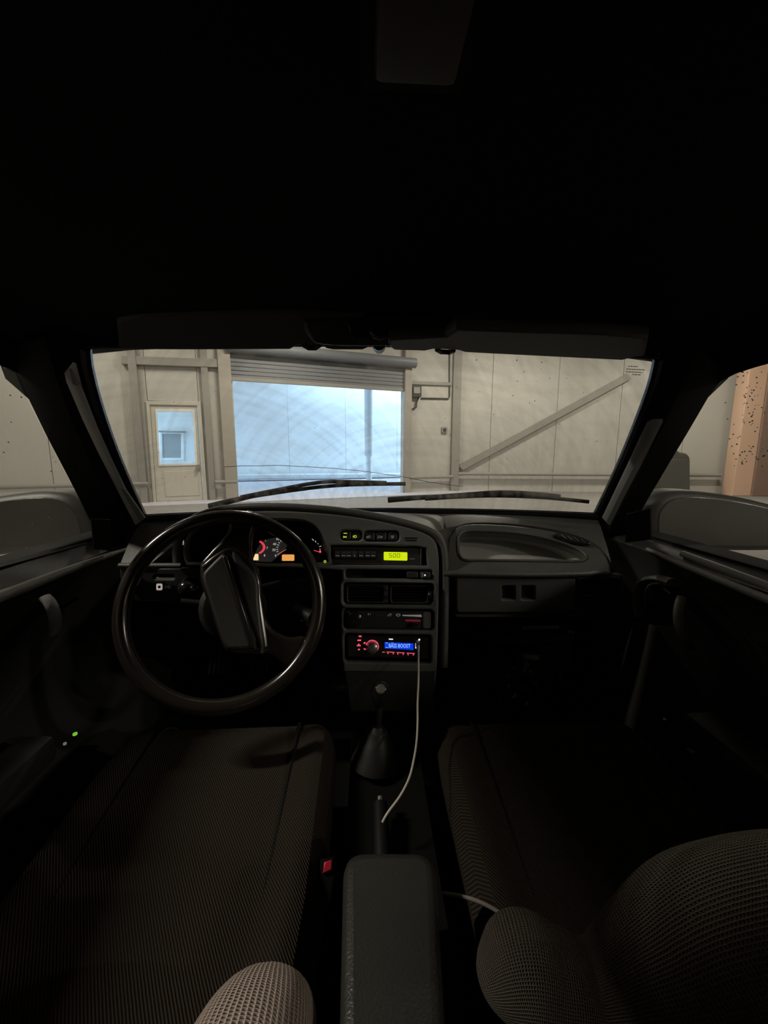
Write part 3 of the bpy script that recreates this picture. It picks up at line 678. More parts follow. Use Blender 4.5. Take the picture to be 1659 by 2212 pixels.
# ================================================================== DASHBOARD
dash = thing('dashboard', (CX, 1.0, 0.55), 'black plastic car dashboard with hooded driver panel and open passenger tray', 'dashboard')
tl = math.radians(14)
PN = Plane(onY(830, 1157, 0.90), (0.0, -math.cos(tl), math.sin(tl)))            # driver facing panel
outer = catmull([(402, 1222), (394, 1196), (400, 1164), (424, 1134), (464, 1114), (530, 1105), (620, 1104), (720, 1111), (800, 1122), (870, 1137), (915, 1151), (938, 1166), (947, 1192), (949, 1240), (948, 1300), (946, 1380), (944, 1452)], 4)
outer += [(742, 1452), (738, 1380), (738, 1300), (740, 1232), (640, 1226), (520, 1225)]
cluster_hole = catmull([(408, 1214), (402, 1188), (414, 1156), (450, 1135), (540, 1124), (630, 1123), (668, 1129), (690, 1146), (702, 1172), (714, 1214)], 4) + [(640, 1218), (520, 1217)]
podA = rrect(735, 1146, 783, 1168, 9); podB = rrect(786, 1147, 863, 1170, 9)
trip_hole = [(714, 1178), (800, 1178), (900, 1181), (921, 1184), (924, 1222), (714, 1220)]
slot_hole = skew(rrect(746, 1231, 934, 1250, 5), 0.012, 840)
vent_hole = skew(rrect(742, 1259, 937, 1307, 9), 0.012, 840); heat_hole = skew(rrect(742, 1316, 937, 1361, 9), 0.012, 840)
radio_hole = skew(rrect(744, 1370, 932, 1432, 7), 0.02, 840)
panel('driver_panel', [outer, cluster_hole, podA, podB, trip_hole, slot_hole, vent_hole, heat_hole, radio_hole], PN, 0.02, M_panel, dash, bevel=0.004)
for h, dp, mm in ((podA, 0.02, M_dark), (podB, 0.02, M_dark), (slot_hole, 0.035, M_dark), (trip_hole, 0.055, M_dark), (vent_hole, 0.05, M_void), (heat_hole, 0.03, M_dark), (radio_hole, 0.06, M_dark)):
    pocket('recess', h, PN, dp, mm, dash, off=-0.012, shrink=0.97)
pocket('cluster_well', cluster_hole, PN, 0.085, M_dark, dash, off=-0.01, shrink=1.02, d=ray(560, 1190))
# raised surround of the centre vent
ring = skew(rrect(738, 1256, 941, 1311, 11), 0.012, 840)
tube('vent_surround', [PN.pt(x, y, 0.003) for x, y in ring], 0.0035, M_panel, dash, closed=True, seg=8)
# padded roll that hoods the panel
hoodpx = [(384, 1222), (384, 1170), (402, 1134), (450, 1108), (520, 1097), (600, 1095), (680, 1099), (760, 1108), (840, 1122), (900, 1137), (936, 1152), (954, 1172), (960, 1205), (961, 1260), (960, 1340), (958, 1440)]
hood = [PN.pt(x, y, -0.012) for x, y in catmull(hoodpx, 4)]
tube('hood_roll', hood, 0.0105, M_plastic, dash, seg=12)
# top pad between hood roll and the windshield (driver part)
top_px = [p for p in catmull(hoodpx, 4)]
front = [(258, 1222), (320, 1222)] + top_px[4:53]
gr_ = []
def base_pt(x):
    t = min(1, max(0, (x-308)/(1289-308))); p = lerp(WS_L[-1], WS_R[-1], t)
    q = shield_pt(p[0], p[1]+bow(t)*0.9); return q + Vector((0, -0.004, -0.012))
rows = [[], [], [], []]
for x, y in front:
    A = PN.pt(x, y, -0.022) if x > 383 else onY(x, y, 0.90)
    B = base_pt(min(1289, max(300, x if x > 420 else 300+(x-258)*0.75)))
    rows[0].append(A); m_ = A.lerp(B, 0.35); m_.z += 0.008; rows[1].append(m_); m_ = A.lerp(B, 0.7); m_.z += 0.006; rows[2].append(m_); rows[3].append(B)
sheet('top_pad', rows, 0.02, M_plastic, dash, away=(0, 0.3, -1))
# passenger face with tray
TP = Plane(onY(1120, 1222, 0.90), Vector((0.0, -0.55, 0.83)))
pface = catmull([(962, 1236), (963, 1190), (968, 1158), (985, 1138), (1020, 1130), (1100, 1133), (1180, 1143), (1250, 1160), (1296, 1184), (1318, 1214), (1322, 1238)], 5) + [(1140, 1240)]
tray = catmull([(996, 1205), (990, 1186), (991, 1160), (1003, 1148), (1040, 1146), (1110, 1150), (1180, 1162), (1236, 1180), (1264, 1198), (1262, 1208), (1240, 1212), (1140, 1211), (1040, 1210), (1010, 1210)], 5, True)
M_lip = M_plastic
panel('passenger_pad', [pface, tray], TP, 0.03, M_plastic, dash, bevel=0.008)
tube('tray_rim', [TP.pt(x, y, 0.0) for x, y in tray], 0.0035, M_plastic, dash, closed=True, seg=8)
M_tray = mat('tray_mat', (0.30, 0.30, 0.285), 0.7, bump=0.6, bscale=500)
pocket('tray_well', tray, TP, 0.06, M_tray, dash, off=-0.01, d=(0, 0.75, -0.5), shrink=0.92)
# passenger top pad: from the face's crest to the glass
crest = catmull([(961, 1200), (962, 1168), (974, 1148), (988, 1137), (1022, 1129), (1100, 1131), (1180, 1141), (1250, 1158), (1296, 1182), (1320, 1214)], 5)
rows = [[], [], [], []]
for x, y in crest:
    A = TP.pt(x, y, -0.006); B = base_pt(min(1289, 930+(x-961)*1.02)); rows[0].append(A)
    m_ = A.lerp(B, 0.3); m_.z += 0.006; rows[1].append(m_); m_ = A.lerp(B, 0.7); m_.z += 0.006; rows[2].append(m_); rows[3].append(B)
sheet('top_pad', rows, 0.02, M_plastic, dash, away=(0, 0.3, -1))
# saddle joining hood roll and passenger pad
sd = []
for x, y in ((936, 1152), (952, 1170), (959, 1200), (960, 1240)):
    A = PN.pt(x, y, -0.012); B = TP.pt(968 if y > 1165 else 985, y-4 if y > 1165 else 1136, -0.003); sd.append([A, A.lerp(B, 0.5)+Vector((0, 0.004, 0.002)), B])
sheet('saddle', sd, 0.015, M_plastic, dash, away=(0, 1, -0.4))
tube('lower_lip', vcat([onY(958, 1240, 0.885), onY(1000, 1239, 0.882), (onY(1140, 1241, 0.88)), onY(1260, 1239, 0.885), onY(1318, 1236, 0.90)], 4), 0.008, M_plastic, dash, seg=10)
# defrost vent by the passenger corner
dv = catmull([(1196, 1152), (1215, 1150), (1250, 1160), (1276, 1170), (1272, 1174), (1240, 1170), (1208, 1160)], 4, True)
TP2 = Plane(TP.pt(1236, 1160, 0.012), TP.n)
panel('side_vent', [dv], TP2, 0.012, M_gloss, dash, bevel=0.003)
for k in range(4): tube('vent_slat', [TP2.pt(1212+k*14, 1155+k*3.3, 0.002), TP2.pt(1222+k*14, 1163+k*2.6, 0.002)], 0.0012, M_plastic, dash, seg=6)
# glovebox, right vent
GB = Plane(onY(1120, 1285, 0.90), Vector((0, -0.99, -0.12)))
panel('lower_dash', [[(962, 1243), (1345, 1243), (1352, 1300), (1330, 1335), (985, 1335), (962, 1300)]], GB, 0.02, M_panel, dash, off=-0.012, bevel=0.004)
lidp = catmull([(985, 1244), (1100, 1244), (1243, 1246), (1246, 1280), (1244, 1322), (1180, 1326), (1040, 1322), (992, 1318), (984, 1280)], 1, True)
gp1 = skew(rrect(1085, 1266, 1112, 1296, 3), 0, 0); gp2 = rrect(1127, 1266, 1155, 1296, 3)
lid = panel('glovebox_lid', [rrect(985, 1244, 1244, 1324, 8), gp1, gp2], GB, 0.018, M_panel, dash, off=0.006, bevel=0.004)
for h in (gp1, gp2):
    pocket('latch_recess', h, GB, 0.02, M_void, lid, off=0.0, shrink=0.95)
    x0 = h[-1][0]; x1 = max(p[0] for p in h)
    panel('latch', [rrect(x0+8, 1270, x1-5, 1293, 2)], GB, 0.01, M_dark, lid, off=-0.006, bevel=0.002)
av = thing('air_vent', GB.pt(1295, 1290), parent=dash)
panel('vent_frame', [rrect(1248, 1247, 1342, 1294, 5), rrect(1254, 1251, 1334, 1286, 4)], GB, 0.02, M_dark, av, off=0.008, bevel=0.003)
pocket('vent_well', rrect(1254, 1251, 1334, 1286, 4), GB, 0.03, M_void, av, off=-0.005, shrink=0.9)
for k in range(5): panel('slat', [rrect(1257, 1254+k*6.6, 1331, 1257+k*6.6, 1)], GB, 0.012, M_dark, av, off=-0.001, bevel=0.001)
# lower left driver dash: ledge, switch strip, vent
LD = Plane(onY(340, 1265, 0.90), Vector((0, -0.98, 0.1)))
tube('dash_ledge', [onY(258, 1222, 0.888), onY(330, 1222, 0.884), onY(392, 1222, 0.882)], 0.0065, M_plastic, dash, seg=10)
panel('switch_strip', [[(258, 1228), (440, 1228), (445, 1300), (262, 1300)], rrect(333, 1243, 376, 1251, 3)], LD, 0.02, M_dark, dash, bevel=0.004)
panel('headlight_switch', [rrect(335, 1259, 352, 1277, 3)], LD, 0.012, M_dark, dash, off=0.008, bevel=0.003)
panel('lit_symbol', [rrect(337.5, 1261, 350, 1275, 2.5)], LD, 0.002, glow('pale_switch', (0.9, 0.75, 0.7), 0.42), dash, off=0.0095)
for dx in (-5, 5): tube('icon', [LD.pt(361+dx*0.8+2.6*math.cos(a*PI/5), 1268+2.6*math.sin(a*PI/5), 0.001) for a in range(10)], 0.0005, M_print, dash, closed=True, seg=4)
panel('symbol', [ell(344, 1268, 3, 3, 12)], LD, 0.001, M_dark, dash, off=0.0103)
lathe('dimmer_knob', [(0.024, 0), (0.024, 0.012), (0.019, 0.020), (0.014, 0.028), (0.006, 0.032)], LD.pt(410, 1268), LD.n, M_gloss, dash, seg=24)
vt = thing('air_vent', LD.pt(275, 1245), parent=dash)
panel('vent_frame', [rrect(266, 1244, 298, 1270, 5), rrect(270, 1248, 294, 1266, 4)], LD, 0.014, M_gloss, vt, off=0.012, bevel=0.003)
for k in range(3): panel('slat', [rrect(271, 1250+k*6, 293, 1252.5+k*6, 1)], LD, 0.01, M_dark, vt, off=0.008, bevel=0.001)
# dash underside panels (knee level) and centre stack sides
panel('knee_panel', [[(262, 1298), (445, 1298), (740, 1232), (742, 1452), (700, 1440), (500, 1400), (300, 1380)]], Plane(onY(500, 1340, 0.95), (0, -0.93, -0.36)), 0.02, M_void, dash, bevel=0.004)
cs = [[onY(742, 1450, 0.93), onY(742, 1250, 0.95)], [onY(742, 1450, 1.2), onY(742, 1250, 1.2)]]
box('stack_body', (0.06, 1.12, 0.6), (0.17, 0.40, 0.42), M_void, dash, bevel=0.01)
LP = Plane(PN.p0, (0, -0.9, 0.43))
panel('console_apron', [[(742, 1446), (944, 1446), (938, 1540), (756, 1540)]], Plane(PN.pt(842, 1450, -0.004), (0, -0.94, 0.34)), 0.02, M_dark, dash, bevel=0.005)
panel('shelf', [[(1070, 1388), (1080, 1372), (1236, 1366), (1236, 1384)]], Plane(onY(1150, 1375, 0.93), (0, -0.3, 0.95)), 0.012, M_dark, dash, bevel=0.003)
tube('shelf_edge', [onY(1126, 1357, 0.93), onY(1206, 1356, 0.93)], 0.007, M_plastic, dash, seg=8, flat=0.8)
panel('under_shelf', [[(990, 1334), (1330, 1334), (1280, 1362), (1110, 1362)]], Plane(onY(1150, 1335, 0.95), (0, -0.6, -0.8)), 0.012, M_dark, dash, bevel=0.003)
# buttons in the two pods
def sw(px, py, lab):
    return panel('switch', [rrect(px-11, py-9.5, px+11, py+9.5, 4)], PN, 0.012, M_dark, dash, off=-0.006, bevel=0.003)
SW = [sw(x, 1157, '') for x in (747.5, 771)] + [sw(x, 1158.5, '') for x in (799, 824, 849)]
def pxtube(nm, pts, pl, off, r, m, par, closed=False): return tube(nm, [pl.pt(x, y, off) for x, y in pts], r, m, par, seg=5, closed=closed)
panel('icon', [rrect(742, 1151, 750, 1152.8, 0.8)], PN, 0.001, G_green, SW[0], off=-0.0052)
panel('icon', [[(741.5, 1157.5), (744, 1158.5), (746, 1159), (748.5, 1157.5), (748.5, 1162), (746, 1161), (744, 1161), (741.5, 1162)]], PN, 0.001, G_green, SW[0], off=-0.0052)
pxtube('icon', ell(767.5, 1159, 2.6, 2.4, 10), PN, -0.0052, 0.0009, G_green, SW[1], True)
for k in range(3): pxtube('icon', [(762.3, 1157.5+k*1.6), (764.6, 1157.2+k*1.6)], PN, -0.0052, 0.0006, G_green, SW[1])
for x, sp in ((796, SW[2]), (821, SW[3]), (848, SW[4])):
    text('icon', {796: '#D', 821: 'D#', 848: 'V'}[x], PN, x, 1160, 5.5, G_dim, sp, off=-0.0052)
    pxtube('glint', [(x-8, 1156), (x-6.5, 1152.5), (x-3, 1151)], PN, -0.005, 0.0006, M_printdim, sp)
pxtube('icon', [(844, 1157.5), (851.5, 1157.5), (850, 1162), (845.5, 1162)], PN, -0.0052, 0.0005, G_dim, SW[4], True)
# little thermometer grille beside the pods
for k in range(2): panel('grille_slot', [rrect(873+k*3, 1161+k*5, 902-k*2, 1163.2+k*5, 1)], PN, 0.004, M_void, dash, off=0.001)
# slot row: storage pocket, blank button, hazard button
panel('blank_button', [skew(rrect(879, 1234, 904, 1249, 4), 0.012, 840)], PN, 0.02, M_dark, dash, off=0.001, bevel=0.003)
panel('lock_button', [skew(rrect(908, 1234, 931, 1249, 4), 0.012, 840)], PN, 0.02, M_dark, dash, off=0.004, bevel=0.003)
panel('icon', [ell(918, 1242.5, 2, 2, 10)], PN, 0.001, glow('pale_icon', (1, 1, 0.95), 0.6), dash, off=0.0048)
for k in range(5): pxtube('grip_rib', [(911, 1238.5+k*2), (914, 1238.5+k*2)], PN, 0.0045, 0.0005, M_print, dash)
# centre vents
for n_, (xa, xb) in enumerate(((748, 838), (842, 932))):
    v = thing('air_vent', PN.pt((xa+xb)/2, 1300, -0.01), parent=dash)
    panel('vent_frame', [skew(rrect(xa, 1263, xb, 1304, 5), 0.012, 840), skew(rrect(xa+4, 1267, xb-10, 1300, 4), 0.012, 840)], PN, 0.01, M_dark, v, off=-0.008, bevel=0.002)
    for k in range(5): panel('slat', [skew(rrect(xa+5, 1269+k*6.4, xb-11, 1271.4+k*6.4, 1), 0.012, 840)], PN, 0.012, M_gloss, v, off=-0.012, bevel=0.001)
    w_ = lathe('adjuster_wheel', [(0.012, -0.004), (0.012, 0.004)], PN.pt(xb-5, 1284, -0.012), PN.u, M_dark, v, seg=16)
    panel('marker', [ell(xb-6, 1283.5, 1.3, 1.6, 8)], PN, 0.001, M_print, v, off=0.001) if n_ else None
# heater panel
ht = thing('heater_panel', PN.pt(840, 1360, -0.01), 'black heater control panel with faint scale marks above the radio', 'heater control')
panel('faceplate', [skew(rrect(745, 1319, 934, 1358, 7), 0.012, 840)], PN, 0.01, M_dark, ht, off=-0.010, bevel=0.002)
lathe('rotary_knob', [(0.019, 0), (0.018, 0.014), (0.014, 0.017)], PN.pt(765, 1336, -0.01), PN.n, M_gloss, ht, seg=24)
for k in range(3): pxtube('knob_mark', [(753+k*4.5, 1320+k*4.5), (755+k*4.5, 1325+k*4), (759+k*3.5, 1330+k*2)], PN, 0.006, 0.0006, M_printdim, ht)
text('scale_numbers', '0 1', PN, 798, 1327, 4, G_dim, ht, off=-0.009)
for k in range(10): pxtube('scale_mark', [(812+k*2.6, 1328.5), (812+k*2.6, 1330.5-(k % 3)*0.4)], PN, -0.009, 0.0007, M_printdim, ht)
pxtube('airflow_icon', [(837, 1331), (842, 1326), (846, 1326), (842, 1331.5)], PN, -0.009, 0.0006, G_dim, ht)
pxtube('airflow_icon', ell(860, 1328.5, 4.5, 2.4, 12), PN, -0.009, 0.0007, G_dim, ht, True)
for k in range(14):
    hh = 1.0+k*0.1; pxtube('scale_mark', [(870+k*3.0, 1329.5+k*0.06-hh), (871+k*3.0, 1329.5+k*0.06+hh)], PN, -0.009, 0.0008, glow('scale_white', (0.9, 0.8, 0.75), 0.42) if k == 0 else bpy.data.materials['scale_white'], ht)
panel('slider_window', [[(876, 1338.5), (906, 1339), (910, 1341), (906, 1343.3), (876, 1342)]], PN, 0.002, G_redscale, ht, off=-0.0088)
panel('slider_knob', [rrect(889, 1346, 903, 1354, 2)], PN, 0.012, M_gloss, ht, off=0.0, bevel=0.002)
panel('end_cap', [rrect(912, 1321, 932, 1359, 6)], PN, 0.01, M_panel, ht, off=-0.007, bevel=0.003)

# ------------------------------------------------------------------ instrument cluster
IC = Plane(PN.pt(600, 1180, -0.075), Vector((0, -math.cos(math.radians(10)), math.sin(math.radians(10)))))
ic = thing('instrument_cluster', IC.pt(560, 1216), 'instrument cluster with glowing dials behind the steering wheel', 'instrument cluster')
panel('face_plate', [[(396, 1222), (398, 1150), (440, 1128), (560, 1118), (660, 1120), (700, 1150), (724, 1222)]], IC, 0.01, M_void, ic)
panel('dial_plate', [[(553, 1213), (551, 1196), (556, 1184), (566, 1170), (580, 1164), (602, 1160), (617, 1164), (620, 1178), (617, 1186), (607, 1196), (586, 1214)]], IC, 0.002, G_face, ic, off=0.002)
panel('warning_band', [ell(545, 1182, 28, 18, 12, -52, 55) + ell(545, 1182, 23, 14.5, 12, 55, -52)], IC, 0.001, G_redband, ic, off=0.0035)
for s, x, y in (('6', 573.5, 1168), ('7', 577, 1184), ('8', 571.5, 1200)): text('tachometer_number', s, IC, x, y, 5, G_dial if s != '6' else G_dim, ic, off=0.0035)
for s, x, y in (('0', 595.5, 1200.5), ('20', 591.5, 1188), ('40', 593, 1175.5), ('60', 600, 1164.5)): text('speed_number', s, IC, x, y, 5.2, G_dial, ic, off=0.0035)
for x0, y0, x1, y1 in ((597, 1192, 601, 1191.4), (597, 1187, 601, 1187), (597, 1182, 601, 1182), (598.5, 1176.5, 603, 1178), (601, 1171.5, 604.5, 1173.5), (605, 1167, 608, 1170), (608.5, 1163, 611, 1166)):
    pxtube('tick_mark', [(x0, y0), (x1, y1)], IC, 0.0035, 0.0008, G_dial, ic)
tube('needle', [IC.pt(599, 1198.5, 0.006), IC.pt(609, 1192, 0.006), IC.pt(618, 1187, 0.006)], [0.0011, 0.0009, 0.0005], G_needle, ic, seg=6)
panel('orange_display', [rrect(609, 1198, 635.5, 1211.5, 2)], IC, 0.002, G_amber, ic, off=0.0035)
panel('cream_display', [[(551, 1197), (557, 1196.5), (558, 1199), (558, 1210), (546, 1210.5)]], IC, 0.002, G_cream, ic, off=0.0035)
for x0, y0, x1, y1 in ((674, 1164, 678, 1168), (681, 1168, 682.5, 1172), (686, 1174, 688, 1175.5), (689.5, 1181, 694, 1179.5), (690, 1186, 692.5, 1186.5)):
    pxtube('fuel_mark', [(x0, y0), (x1, y1)], IC, 0.0035, 0.0009, G_dial, ic)
tube('needle', [IC.pt(678, 1188.5, 0.006), IC.pt(686, 1191.5, 0.006), IC.pt(691, 1192.5, 0.006)], 0.0009, G_redband, ic, seg=6)
panel('reserve_mark', [rrect(689.5, 1189, 693.5, 1194, 1)], IC, 0.001, G_pink, ic, off=0.004)
pxtube('beam_lamp', ell(702, 1213, 2.3, 2.3, 10), PN, 0.002, 0.0010, G_green, ic, True)
for x, y in ((642, 1196), (647, 1203), (620, 1172)): pxtube('small_mark', [(x, y), (x+1.5, y+3)], IC, 0.0035, 0.0006, M_printdim, ic)
# ------------------------------------------------------------------ trip computer
tc_ = thing('trip_computer', PN.pt(816, 1220, -0.012), 'black trip computer with a lime display reading 500', 'trip computer')
panel('faceplate', [[(718, 1181), (911, 1184), (911, 1222), (718, 1219)]], PN, 0.02, M_dark, tc_, off=-0.010, bevel=0.002)
panel('button_block', [[(724, 1187), (813, 1188), (813, 1208), (724, 1207)]], PN, 0.01, M_void, tc_, off=-0.006, bevel=0.002)
for k, (x, s) in enumerate(((729, 'TRIP'), (742, 'TIME'), (753.5, 'AVG'), (766, 'L'), (780, 'CONS'), (794, 'MEM'), (806, 'A'))):
    panel('button', [rrect(x-5.5, 1190, x+5.5, 1205.5, 1.5)], PN, 0.006, M_dark, tc_, off=-0.0045, bevel=0.001)
    cu_ = pxtube('legend', [(x-4, 1201), (x-2, 1199.5), (x-0.5, 1201), (x+2, 1200), (x+4, 1201.5)] if s != 'L' else [(x-1, 1198), (x, 1201), (x+1.5, 1202)], PN, -0.0042, 0.0006, G_dim, tc_)
    pxtube('upper_legend', [(x-3, 1194), (x+3, 1194.4)], PN, -0.0042, 0.0005, M_printdim, tc_)
panel('display', [skew(rrect(829, 1192.5, 880, 1210.5, 2), 0.02, 850)], PN, 0.002, G_lime, tc_, off=-0.0085)
def seg7(ch, x, y, w, h, pl, off, r, m, par, slant=0.6):
    S = {'a': ((0, 0), (1, 0)), 'b': ((1, 0), (1, .5)), 'c': ((1, .5), (1, 1)), 'd': ((0, 1), (1, 1)), 'e': ((0, .5), (0, 1)), 'f': ((0, 0), (0, .5)), 'g': ((0, .5), (1, .5))}
    for k in {'5': 'afgcd', '0': 'abcdef'}[ch]:
        (a, b), (c2, d2) = S[k]
        pts = [(x+(a*0.84+.08)*w+slant*(1-b), y+(b*0.86+.07)*h), (x+(c2*0.84+.08)*w+slant*(1-d2), y+(d2*0.86+.07)*h)]
        pxtube('digit_segment', pts, pl, off, r, m, par)
for k, ch in enumerate('500'): seg7(ch, 840+k*8.6, 1195.2+k*0.15, 6.4, 9, PN, -0.0082, 0.00065, M_lcdink, tc_)
for k in range(4): pxtube('legend', [(885+k*3, 1206.5+k*0.1), (886.6+k*3, 1207.6+k*0.1)], PN, -0.0095, 0.0006, G_dim, tc_)
pxtube('edge_trim', [(908.5, 1184.5), (909, 1221)], PN, -0.009, 0.001, M_plastic, tc_)
# ------------------------------------------------------------------ radio
rd = thing('car_radio', PN.pt(845, 1428, -0.01), 'car radio with red lit keys and blue display reading BASS BOOST', 'radio')
rsk = 0.035
def R(l): return skew(l, rsk, 840)
def RP(x, y): return (x, y+(x-840)*rsk*0)
panel('faceplate', [skew(rrect(750, 1374, 926, 1422, 4), 0.03, 840)], PN, 0.03, M_gloss, rd, off=-0.006, bevel=0.003)
RO = -0.0055
panel('display', [[(831, 1387.5), (893, 1390), (893, 1404), (831, 1400.5)]], PN, 0.001, G_blue, rd, off=RO+0.0006)
text('display_text', 'BASS BOOST', PN, 863, 1395.5, 8.2, G_lcdtext, rd, off=RO+0.0014, sx=0.72, rot=-0.035)
for a, b, c_, d_ in ((833, 1388.6, 838, 1389), (845, 1389, 850, 1389.2), (833, 1398.5, 838, 1399)): pxtube('display_mark', [(a, b), (c_, d_)], PN, RO+0.0012, 0.0005, G_lcdtext, rd)
lathe('volume_knob', [(0.0135, 0), (0.0135, 0.006), (0.012, 0.016), (0.0095, 0.018), (0.001, 0.0185)], PN.pt(804, 1397.5, RO), PN.n, M_knob, rd, seg=32)
rc = ell(804, 1396.5, 13.6, 13.2, 30, -165, 40)
for a, b in ((0, 4), (5, 21), (22, 30)): pxtube('knob_ring', rc[a:b+1], PN, RO+0.0008, 0.0011, G_pink, rd)
for x, y, w_ in ((778, 1374.5, 3.4), (776, 1383.2, 4.2), (775, 1394.5, 4.4), (775.5, 1403, 2.2)):
    panel('key_legend', [rrect(x-w_, y-1.3, x+w_, y+1.5, 1.2)], PN, 0.001, G_pink, rd, off=RO+0.0006)
panel('key_legend', [ell(775, 1391.8, 1.6, 1.4, 8)], PN, 0.001, G_pink, rd, off=RO+0.0006)
panel('key_legend', [[(785.5, 1388), (790, 1387), (789, 1390), (787, 1391.5), (785.5, 1391)]], PN, 0.001, G_pink, rd, off=RO+0.0006)
panel('key_legend', [[(785.5, 1400.5), (787.5, 1400.5), (790.5, 1402.5), (790, 1404), (786.5, 1403.5)]], PN, 0.001, G_pink, rd, off=RO+0.0006)
for x, y in ((835, 1410.5), (856.5, 1411.7), (878.5, 1413)):
    pxtube('key_line', [(x, y-2.2), (x+17.5, y-1.3)], PN, RO+0.0006, 0.0008, G_pink, rd)
    for k in (3, 14.5): panel('key_legend', [ell(x+k, y+0.9+k*0.04, 1.2, 1.7, 8)], PN, 0.001, G_pink, rd, off=RO+0.0006)
pxtube('key_line', [(825.5, 1408.6), (831.5, 1408.8)], PN, RO+0.0006, 0.0009, G_needle, rd)
panel('maker_mark', [[(840, 1379.6), (849, 1380), (849, 1382.2), (840, 1381.8)]], PN, 0.001, G_white, rd, off=RO+0.0006)
panel('aux_ring', [ell(905.8, 1382, 2, 2.2, 12)], PN, 0.001, G_white, rd, off=RO+0.0006)
panel('port_light', [rrect(897, 1389.5, 899.6, 1401, 0.8)], PN, 0.001, glow('port_pink', (1, 0.7, 0.75), 0.9), rd, off=RO+0.0006)
panel('port_socket', [rrect(899.5, 1388, 908, 1402, 1.5)], PN, 0.004, M_void, rd, off=RO+0.001)
# charging cable
cb_ = thing('charging_cable', onZ(838, 1755, 0.44), 'pale cable hanging from the radio port down to the gear tunnel', 'cable')
pts = [PN.pt(903, 1391, RO+0.012), PN.pt(904, 1402, 0.030), dep(904, 1425, 0.845), dep(904, 1470, 0.80), dep(902, 1515, 0.78), dep(902, 1560, 0.755), dep(900, 1600, 0.73), dep(894, 1640, 0.70), dep(884, 1680, 0.675), dep(865, 1718, 0.655), dep(838, 1755, 0.635), dep(826, 1776, 0.63)]
pts = vcat(pts, 5); tube('cord', pts, 0.0019, M_cable, cb_, seg=8)
panel('plug', [rrect(900, 1387, 907, 1401, 1.2)], PN, 0.02, M_cable, cb_, off=RO+0.022, bevel=0.002)
panel('plug_tip', [rrect(899.5, 1388, 907, 1394, 1)], PN, 0.008, M_metal, cb_, off=RO+0.024, bevel=0.001)
tube('cable_boot', [PN.pt(903.5, 1398, RO+0.014), PN.pt(904, 1408, 0.020)], [0.0034, 0.0024], M_beigeplastic, cb_, seg=8)

# ------------------------------------------------------------------ steering wheel
WC = dep(489, 1310, 0.75)
WN = (CAM-WC).normalized(); WN = (WN*0.9 + Vector((0, -0.91, 0.41))*0.6 + Vector((0.0, 0, 0))).normalized()
WP = Plane(WC, WN)
sw_ = thing('steering_wheel', WC, 'black two-spoke steering wheel turned far to one side, with slanted hub pad', 'steering wheel')
Rm = 0.1795
rim = [WP.at(Rm*math.cos(2*PI*k/96), Rm*math.sin(2*PI*k/96)) for k in range(96)]
tube('rim', rim, 0.0145, M_wheel, sw_, seg=16, closed=True, flat=1.0, up=WN)
hub_o = catmull([(431, 1224), (434, 1262), (452, 1316), (472, 1374), (482, 1398), (494, 1409), (533, 1413), (574, 1406), (582, 1398), (574, 1340), (566, 1290), (562, 1248), (545, 1212), (520, 1188), (492, 1180), (462, 1196), (440, 1214)], 4, True)
panel('hub_body', [hub_o], WP, 0.05, M_wheel, sw_, off=0.004, bevel=0.008)
panel('horn_pad', [catmull([(438, 1240), (444, 1230), (474, 1200), (482, 1196), (490, 1210), (550, 1392), (546, 1401), (497, 1403), (487, 1398), (478, 1380), (440, 1262)], 2, True)], WP, 0.03, M_hub, sw_, off=0.020, bevel=0.006)
panel('pad_strip', [[(479, 1202), (489, 1199), (551, 1392), (540, 1397)]], WP, 0.01, M_wheel, sw_, off=0.0245, bevel=0.003)
panel('side_pad', [catmull([(500, 1200), (528, 1214), (556, 1250), (560, 1300), (570, 1396), (560, 1400)], 3, True)], WP, 0.03, M_hub, sw_, off=0.013, bevel=0.006)
panel('spoke', [catmull([(432, 1226), (452, 1192), (474, 1170), (490, 1150), (493, 1128), (486, 1112), (520, 1102), (552, 1106), (552, 1130), (543, 1170), (546, 1206), (560, 1246), (500, 1250)], 4, True)], WP, 0.026, M_wheel, sw_, off=0.002, bevel=0.008)
panel('spoke', [catmull([(560, 1320), (590, 1360), (626, 1376), (655, 1374), (668, 1386), (662, 1414), (640, 1440), (620, 1446), (600, 1428), (578, 1412), (540, 1408)], 4, True)], WP, 0.026, M_wheel, sw_, off=0.002, bevel=0.008)
# column and stalks
cl = thing('steering_column', WC+Vector((0, 0.1, -0.03)), 'black steering column shroud with stalks behind the hub', 'steering column')
ax = -WN
ring = lambda h, a, b: [WC + ax*h + WP.u*(a*math.cos(t*PI/10)) + WP.v*(b*math.sin(t*PI/10)) for t in range(20)]
loft('shroud', [ring(0.046, 0.05, 0.05), ring(0.06, 0.062, 0.066), ring(0.2, 0.068, 0.07), ring(0.26, 0.06, 0.06)], M_dark, cl)
loft('shroud_side', [[dep(x, y, 0.80+dz) for x, y in catmull([(442, 1290), (452, 1306), (460, 1330), (462, 1352), (452, 1358), (442, 1348), (436, 1318)], 3, True)] for dz in (0, 0.03)], M_beigeplastic, cl)
tube('stalk', [WC+ax*0.1, WC+ax*0.08+WP.u*-0.10+WP.v*0.02], 0.008, M_dark, cl, seg=10)
ky = thing('key_bunch', dep(657, 1330, 0.84), 'bunch of keys hanging from the ignition beside the wheel rim', 'keys')
lathe('ignition_lock', [(0.014, 0), (0.014, 0.06)], dep(640, 1318, 0.83), Vector((0.7, -0.7, 0)), M_dark, ky, seg=14)
tube('key_ring', [dep(657+9*math.cos(a*PI/8), 1334+9*math.sin(a*PI/8), 0.835) for a in range(16)], 0.0009, M_metal, ky, closed=True, seg=6)
